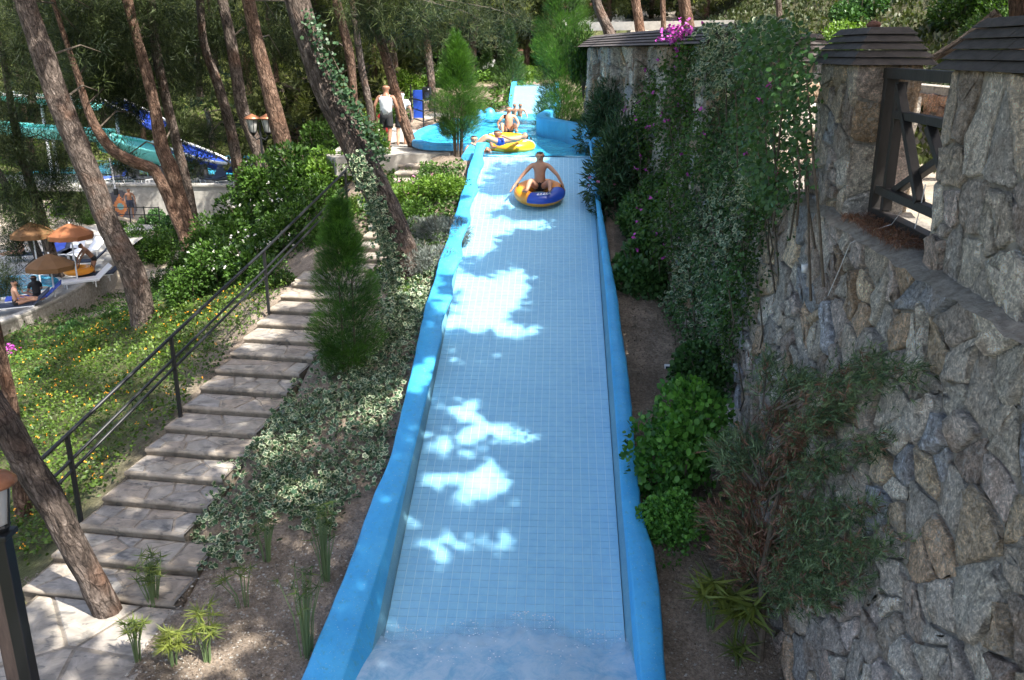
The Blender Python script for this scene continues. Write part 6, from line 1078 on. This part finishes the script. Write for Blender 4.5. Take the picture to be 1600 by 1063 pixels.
umbrella('nearest open orange umbrella with a white pole over the loungers', 110, 364, 0, .85, 'canvas'); umbrella('brownish umbrella behind the left dark trunk', 50, 362, 0, .8, 'canvas2', pole=2.3); umbrella('low brown umbrella canopy in front of the loungers', 78, 412, 0, .85, 'canvas2', pole=1.5)
def lounger(label, px, py, rz, mt='towel', Z=ZT_, frame='plastic', group=None):
    p = at(px, py, Z=Z); t = thing('sun_lounger', label, 'sun lounger', (p[0], p[1], Z + .02), rz, group); b = MB(); b.box((0, .0, .30), (.62, 1.3, .05)); 
    b.build('seat', M[mt], t, bevel=.015); b = MB(); b.box((0, .95, .52), (.62, .75, .05), Matrix.Rotation(.7, 3, 'X')); b.build('backrest', M[mt], t, bevel=.015)
    for x in (-.28, .28): 
        b = MB(); b.bar((x, -.65, .26), (x, .7, .26), .045); b.build('side_rail', M[frame], t)
        for y in (-.5, .55): b = MB(); b.bar((x, y, .26), (x, y, 0), .04); b.build('leg', M[frame], t)
    return t
for a in (('lounger with a blue towel behind the brown canopy', 88, 402, .2, 'cloth_b'), ('grey lounger next to the blue-towelled one', 104, 404, .1, 'towel'), ('white-towelled lounger left of the umbrella pole', 112, 404, .1, 'cloth_w'), ('upright white lounger right of the umbrella pole', 130, 405, -.3, 'cloth_w'), ('long dark lounger behind the orange ring', 122, 420, -1.2, 'towel'),
          ('lounger with folded dark towels at the curved wall', 125, 450, -.9, 'cloth_w'), ('lounger with dark clothes piled on it near the wall bend', 148, 440, -1.0, 'towel'), ('lounger with a blue towel between the two seated sunbathers', 42, 478, -1.1, 'cloth_b'), ('lounger under the bare-backed seated man', 22, 490, -1.1, 'towel'), ('lounger under the reclining sunbather further back', 42, 408, -1.3, 'towel')): lounger(*a)
p = at(124, 432, Z=ZT_ + .3); swim_ring('orange ring lying on the terrace in front of the bending woman', (p[0], p[1], ZT_ + .4), 0, 'orange', Rr=.42, r=.16)
J = torso((0, 0, .45), (0, -.1)); J.update(elL=(.26, -.1, .62), elR=(-.26, -.1, .62), wrL=(.2, -.35, .55), wrR=(-.2, -.35, .55), knL=(.15, -.45, .48), knR=(-.15, -.45, .48), anL=(.15, -.85, .42), anR=(-.15, -.85, .42), toL=(.15, -.95, .5), toR=(-.15, -.95, .5))
q = at(26, 487, Z=ZT_ + .1); person('bare-backed man sitting on a lounger at the curved wall', J, (q[0], q[1], ZT_), 2.3, 'skin', 1.02, wear=[('briefs', 'cloth_k')]); q = at(60, 474, Z=ZT_ + .1); person('person in dark clothes sitting right of the bare-backed man', J, (q[0], q[1], ZT_), -2.2, 'tan', .95, wear=[('shirt', 'cloth_k'), ('briefs', 'cloth_k')])
q = at(38, 405, Z=ZT_ + .1); person('sunbather reclining under the paler umbrella', J, (q[0], q[1], ZT_), -.9, 'skin', .98, wear=[('briefs', 'cloth_k')])
J = torso((0, .1, .92), (0, -.75), .54); J['head'] = J['neck'] + Vector((0, -.12, .14)); J.update(elL=(.22, -.42, 1.02), elR=(-.22, -.42, 1.02), wrL=(.15, -.5, .75), wrR=(-.15, -.5, .78), knL=(.12, 0, .5), knR=(-.12, .0, .5), anL=(.13, .12, .08), anR=(-.13, .12, .08), toL=(.13, -.04, .03), toR=(-.13, -.04, .03))
q = at(147, 438, Z=ZT_); person('tanned woman bending over her things beside the orange ring', J, (q[0], q[1], ZT_), -.9, 'tan', 1., wear=[('briefs', 'cloth_k'), ('bra', 'cloth_k')], hairm='hair')
wt = thing('shallow_pool', 'round blue pool edge at the far left of the terrace', 'pool'); p = at(12, 448, Z=ZT_ + .03); b = MB(); b.lathe([(2.0, -.1), (2.0, .03), (1.85, .03)], tuple(p), 28); b.build('rim', M['plastic'], wt, True); b = MB(); b.lathe([(1.84, 0), (1.84, .035)], tuple(p), 28); b.build('basin_water', M['water'], wt)
# mosaic wall
Ym = 50.5; mw = thing('mosaic_wall', 'grey plaster wall carrying a round orange and grey mosaic', 'wall'); a_ = at(150, 345, Y=Ym); c_ = at(372, 292, Y=Ym); b = MB(); b.box(((a_[0] + c_[0]) / 2, Ym + .3, (a_[2] + c_[2]) / 2 - .5), (c_[0] - a_[0], .5, c_[2] - a_[2] + 1.)); b.build('wall_panel', M['concrete'], mw, bevel=.02)
b = MB(); b.box(((a_[0] + c_[0]) / 2, Ym + .28, c_[2] + .06), (c_[0] - a_[0] + .2, .7, .1)); b.build('coping', M['concrete'], mw)
med = ob('medallion', None, mw); mc = at(188, 323, Y=Ym); cells_ = {'g': MB(), 'o': MB(), 't': MB()}; q = .075
for i in range(-13, 14):
    for j in range(-13, 14):
        x, z = i * q, j * q; r = math.hypot(x, z)
        if r > .93: continue
        k = 't' if math.hypot(x, z) < .17 else ('o' if abs(x) * .95 + abs(z) * .62 < .43 else 'g')
        if r < .5 and k == 'o' and (i + j) % 7 == 0 and r > .4: k = 'g'
        cells_[k].box((mc[0] + x, Ym + .03, mc[2] + z), (q * .9, .03, q * .9))
for k, m in (('g', 'mos_g'), ('o', 'mos_o'), ('t', 'mos_t')): tag(cells_[k].build('mosaic_tiles', M[m], med), kind='stuff')
fr = thing('terrace_fence', 'thin black railing in front of the mosaic wall', 'railing')
for h in (.9, .5): a_, c_ = at(90, 345, Y=47), at(250, 345, Y=47); b = MB(); b.tube([(a_[0], 47, -8.9 + h), (c_[0], 47, -8.9 + h)], .025, 6); b.build('rail_bar', M['black'], fr)
for i in range(8): b = MB(); x = a_[0] + (c_[0] - a_[0]) * i / 7; b.bar((x, 47, -9), (x, 47, -7.95), .05); b.build('rail_post', M['black'], fr)
q = at(204, 345, Y=49); J = torso((0, 0, .92), (0, 0)); J.update(elL=(.28, .0, 1.15), elR=(-.28, 0, 1.15), wrL=(.28, -.1, .9), wrR=(-.25, -.1, .9), knL=(.1, 0, .5), knR=(-.1, 0, .5), anL=(.1, .02, .08), anR=(-.1, .02, .08), toL=(.1, -.14, .03), toR=(-.1, -.14, .03)); person('person in patterned shorts standing in front of the mosaic', J, (q[0], 49.2, -8.95), .5, 'tan', .98, wear=[('shorts', 'towel')])
# upper deck with dark loungers, railing
dk = at(0, 290, Y=52); tag(MB().box((dk[0] + 9, 56, dk[2] - .1), (30, 9.5, .2)).build('upper_deck', M['concrete']), kind='structure'); zd = dk[2]
for i, (px, mt) in enumerate(((165, 'cloth_b'), (182, 'cloth_k'), (198, 'towel'), (214, 'cloth_k'), (232, 'cloth_k'), (262, 'cloth_k'), (290, 'cloth_k'), (312, 'cloth_k'), (330, 'towel'), (350, 'cloth_k'))):
    p = at(px, 285, Y=52.5); t = lounger('dark lounger in the row on the upper deck above the mosaic wall', px, 285, random.uniform(-.8, .8), mt, Z=zd, group='loungers on the upper deck'); t.location = (p[0], 52.6 + random.uniform(0, .8), zd); t.scale = (1.1, 1.1, 1.3)
fr = thing('deck_railing', 'thin railing along the upper deck beside the turquoise pool', 'railing'); 
for h in (.5, 1.0): a_, c_ = at(150, 290, Y=56), at(380, 290, Y=56); b = MB(); b.tube([(a_[0], 56, zd + h), (c_[0], 56, zd + h)], .03, 6); b.build('rail_bar', M['mos_t'], fr)
for i in range(12): b = MB(); x = a_[0] + (c_[0] - a_[0]) * i / 11; b.bar((x, 56, zd), (x, 56, zd + 1.0), .05); b.build('rail_post', M['mos_t'], fr)
lp = thing('white_post', 'slim white post rising in front of the mosaic medallion', 'post'); a_ = at(181, 300, Y=50); b = MB(); b.tube([a_, a_ + np.array([-.1, 0, 1.9])], .04, 8); b.build('pole', M['plastic'], lp); b = MB(); b.box(tuple(a_), (.18, .18, .35)); b.build('base', M['black'], lp)
# turquoise water, shells and blue slides
b = MB(); a_ = at(-60, 300, Y=60); c_ = at(470, 300, Y=60); b.add([(a_[0], 57, zd + .05), (c_[0] + 1, 57, zd + .05), (c_[0] + 2, 68, zd + .05), (a_[0], 68, zd + .05)], [(0, 1, 2, 3)]); tag(b.build('turquoise_pool_water', M['water']), kind='structure')
def chute(label, pts, w, m1, m2, h=.45, name='pool_slide', base=None):
    t = thing(name, label, 'water slide'); P, R_ = spline([at(x, y, Y=Y) for x, y, Y in pts], [1] * len(pts), .8); T_ = unit(np.gradient(P, axis=0)); s_ = unit(np.cross(T_, [0, 0, 1.])); V = []; K = 11
    for i, p in enumerate(P):
        for k in range(K): a = math.pi * (k / (K - 1)); V.append(p - s_[i] * math.cos(a) * w / 2 - np.array([0, 0, 1]) * math.sin(a) * h)
    V = np.array(V); n = len(P); F = np.array([(i * K + k, i * K + k + 1, (i + 1) * K + k + 1, (i + 1) * K + k) for i in range(n - 1) for k in range(K - 1)]); o = ob('trough', raw('trough', V, F, M[m1], smooth=True), t); q = o.modifiers.new('thick', 'SOLIDIFY'); q.thickness = .06
    for s in (0, K - 1): b = MB(); b.tube([tuple(V[i * K + s]) for i in range(n)], .10, 6); b.build('rim', M[m2], t, True)
    for i in range(1, n, 5): p = P[i]; b = MB(); b.tube([tuple(p - np.array([0, 0, h])), (p[0], p[1], -9)], .10, 8); b.build('support', M['plastic'], t)
chute('upper turquoise chute at the far left between the pine branches', [(-60, 140, 58), (10, 146, 58), (80, 152, 57), (150, 160, 57)], 1.8, 'turq', 'white'); chute('lower turquoise chute at the far left behind the big trunk', [(-50, 190, 55), (20, 196, 55), (100, 202, 54), (170, 206, 54)], 1.8, 'turq', 'turq', .6); chute('turquoise shell rising behind the bent reddish trunk', [(165, 215, 57), (205, 222, 57), (250, 235, 57), (320, 250, 58)], 2.6, 'turq', 'turq', .9)
chute('steep white-rimmed blue slide left of the bent trunk', [(165, 150, 60), (195, 165, 59), (225, 180, 58), (242, 190, 57)], 1.5, 'deepblue', 'white', .5); chute('long white and deep blue slide sweeping right behind the slender trunks', [(258, 220, 58), (290, 232, 57), (325, 245, 56), (365, 255, 56), (430, 258, 57)], 1.9, 'deepblue', 'white', .6); chute('low turquoise trough along the far pool edge', [(250, 262, 60), (310, 266, 60), (370, 268, 60), (450, 262, 61)], 2.0, 'turq', 'white', .6)
pr = thing('pool_parasol', 'grey-green square parasol at the turquoise pool', 'umbrella'); p = at(222, 248, Y=57); b = MB(); b.add([(p[0] - 1.3, 56, p[2] - .5), (p[0] + 1.3, 56, p[2] - .5), (p[0] + 1.3, 58, p[2] - .5), (p[0] - 1.3, 58, p[2] - .5), (p[0], 57, p[2])], [(0, 1, 4), (1, 2, 4), (2, 3, 4), (3, 0, 4), (3, 2, 1, 0)]); b.build('canopy', M['concrete'], pr); b = MB(); b.tube([(p[0], 57, zd), (p[0], 57, p[2])], .04, 6); b.build('pole', M['plastic'], pr)
# pale building and fence behind the far wall, distant buildings
def building(label, px, py0, py1, Y, w, m='white', rows=1, roof='brickred'):
    a_ = at(px, py0, Y=Y); c_ = at(px, py1, Y=Y); h = c_[2] - a_[2]; t = thing('white_building', label, 'building', (a_[0], Y, a_[2])); b = MB(); b.box((0, 2, h / 2), (w, 4, h)); b.build('wall', M[m], t); b = MB(); b.box((0, 2, h + .12), (w + .6, 4.6, .24)); b.build('roof', M[roof], t)
    n = int(w / 1.6)
    for i in range(n): b = MB(); x = -w / 2 + (i + .5) * w / n; b.box((x, -.01, h * .55), (.8, .06, h * .45)); f_ = b.build('window', M['plastic'], t); b = MB(); b.box((x, -.05, h * .55), (.66, .03, h * .38)); b.build('pane', M['glass'], f_)
building('low white building glimpsed between the trunks above the far wall', 985, 40, 12, 56, 8); building('small pale hut with reddish roof far behind the conifers', 735, 110, 78, 72, 4); building('white hut among the trees left of the tall cypress', 790, 95, 80, 75, 3)
tr = thing('far_terrace_wall', 'pale low wall running behind the trunks above the far coping', 'wall'); a_ = at(905, 42, Y=42); c_ = at(1180, 38, Y=40); b = MB(); b.bar(a_, c_, .3, .35); b.build('wall_body', M['concrete'], tr)
for o in list(C.objects):
    if o.type == 'MESH' and o.parent is None and o.get('label') is None and o.get('kind') is None: print('UNTAGGED', o.name)
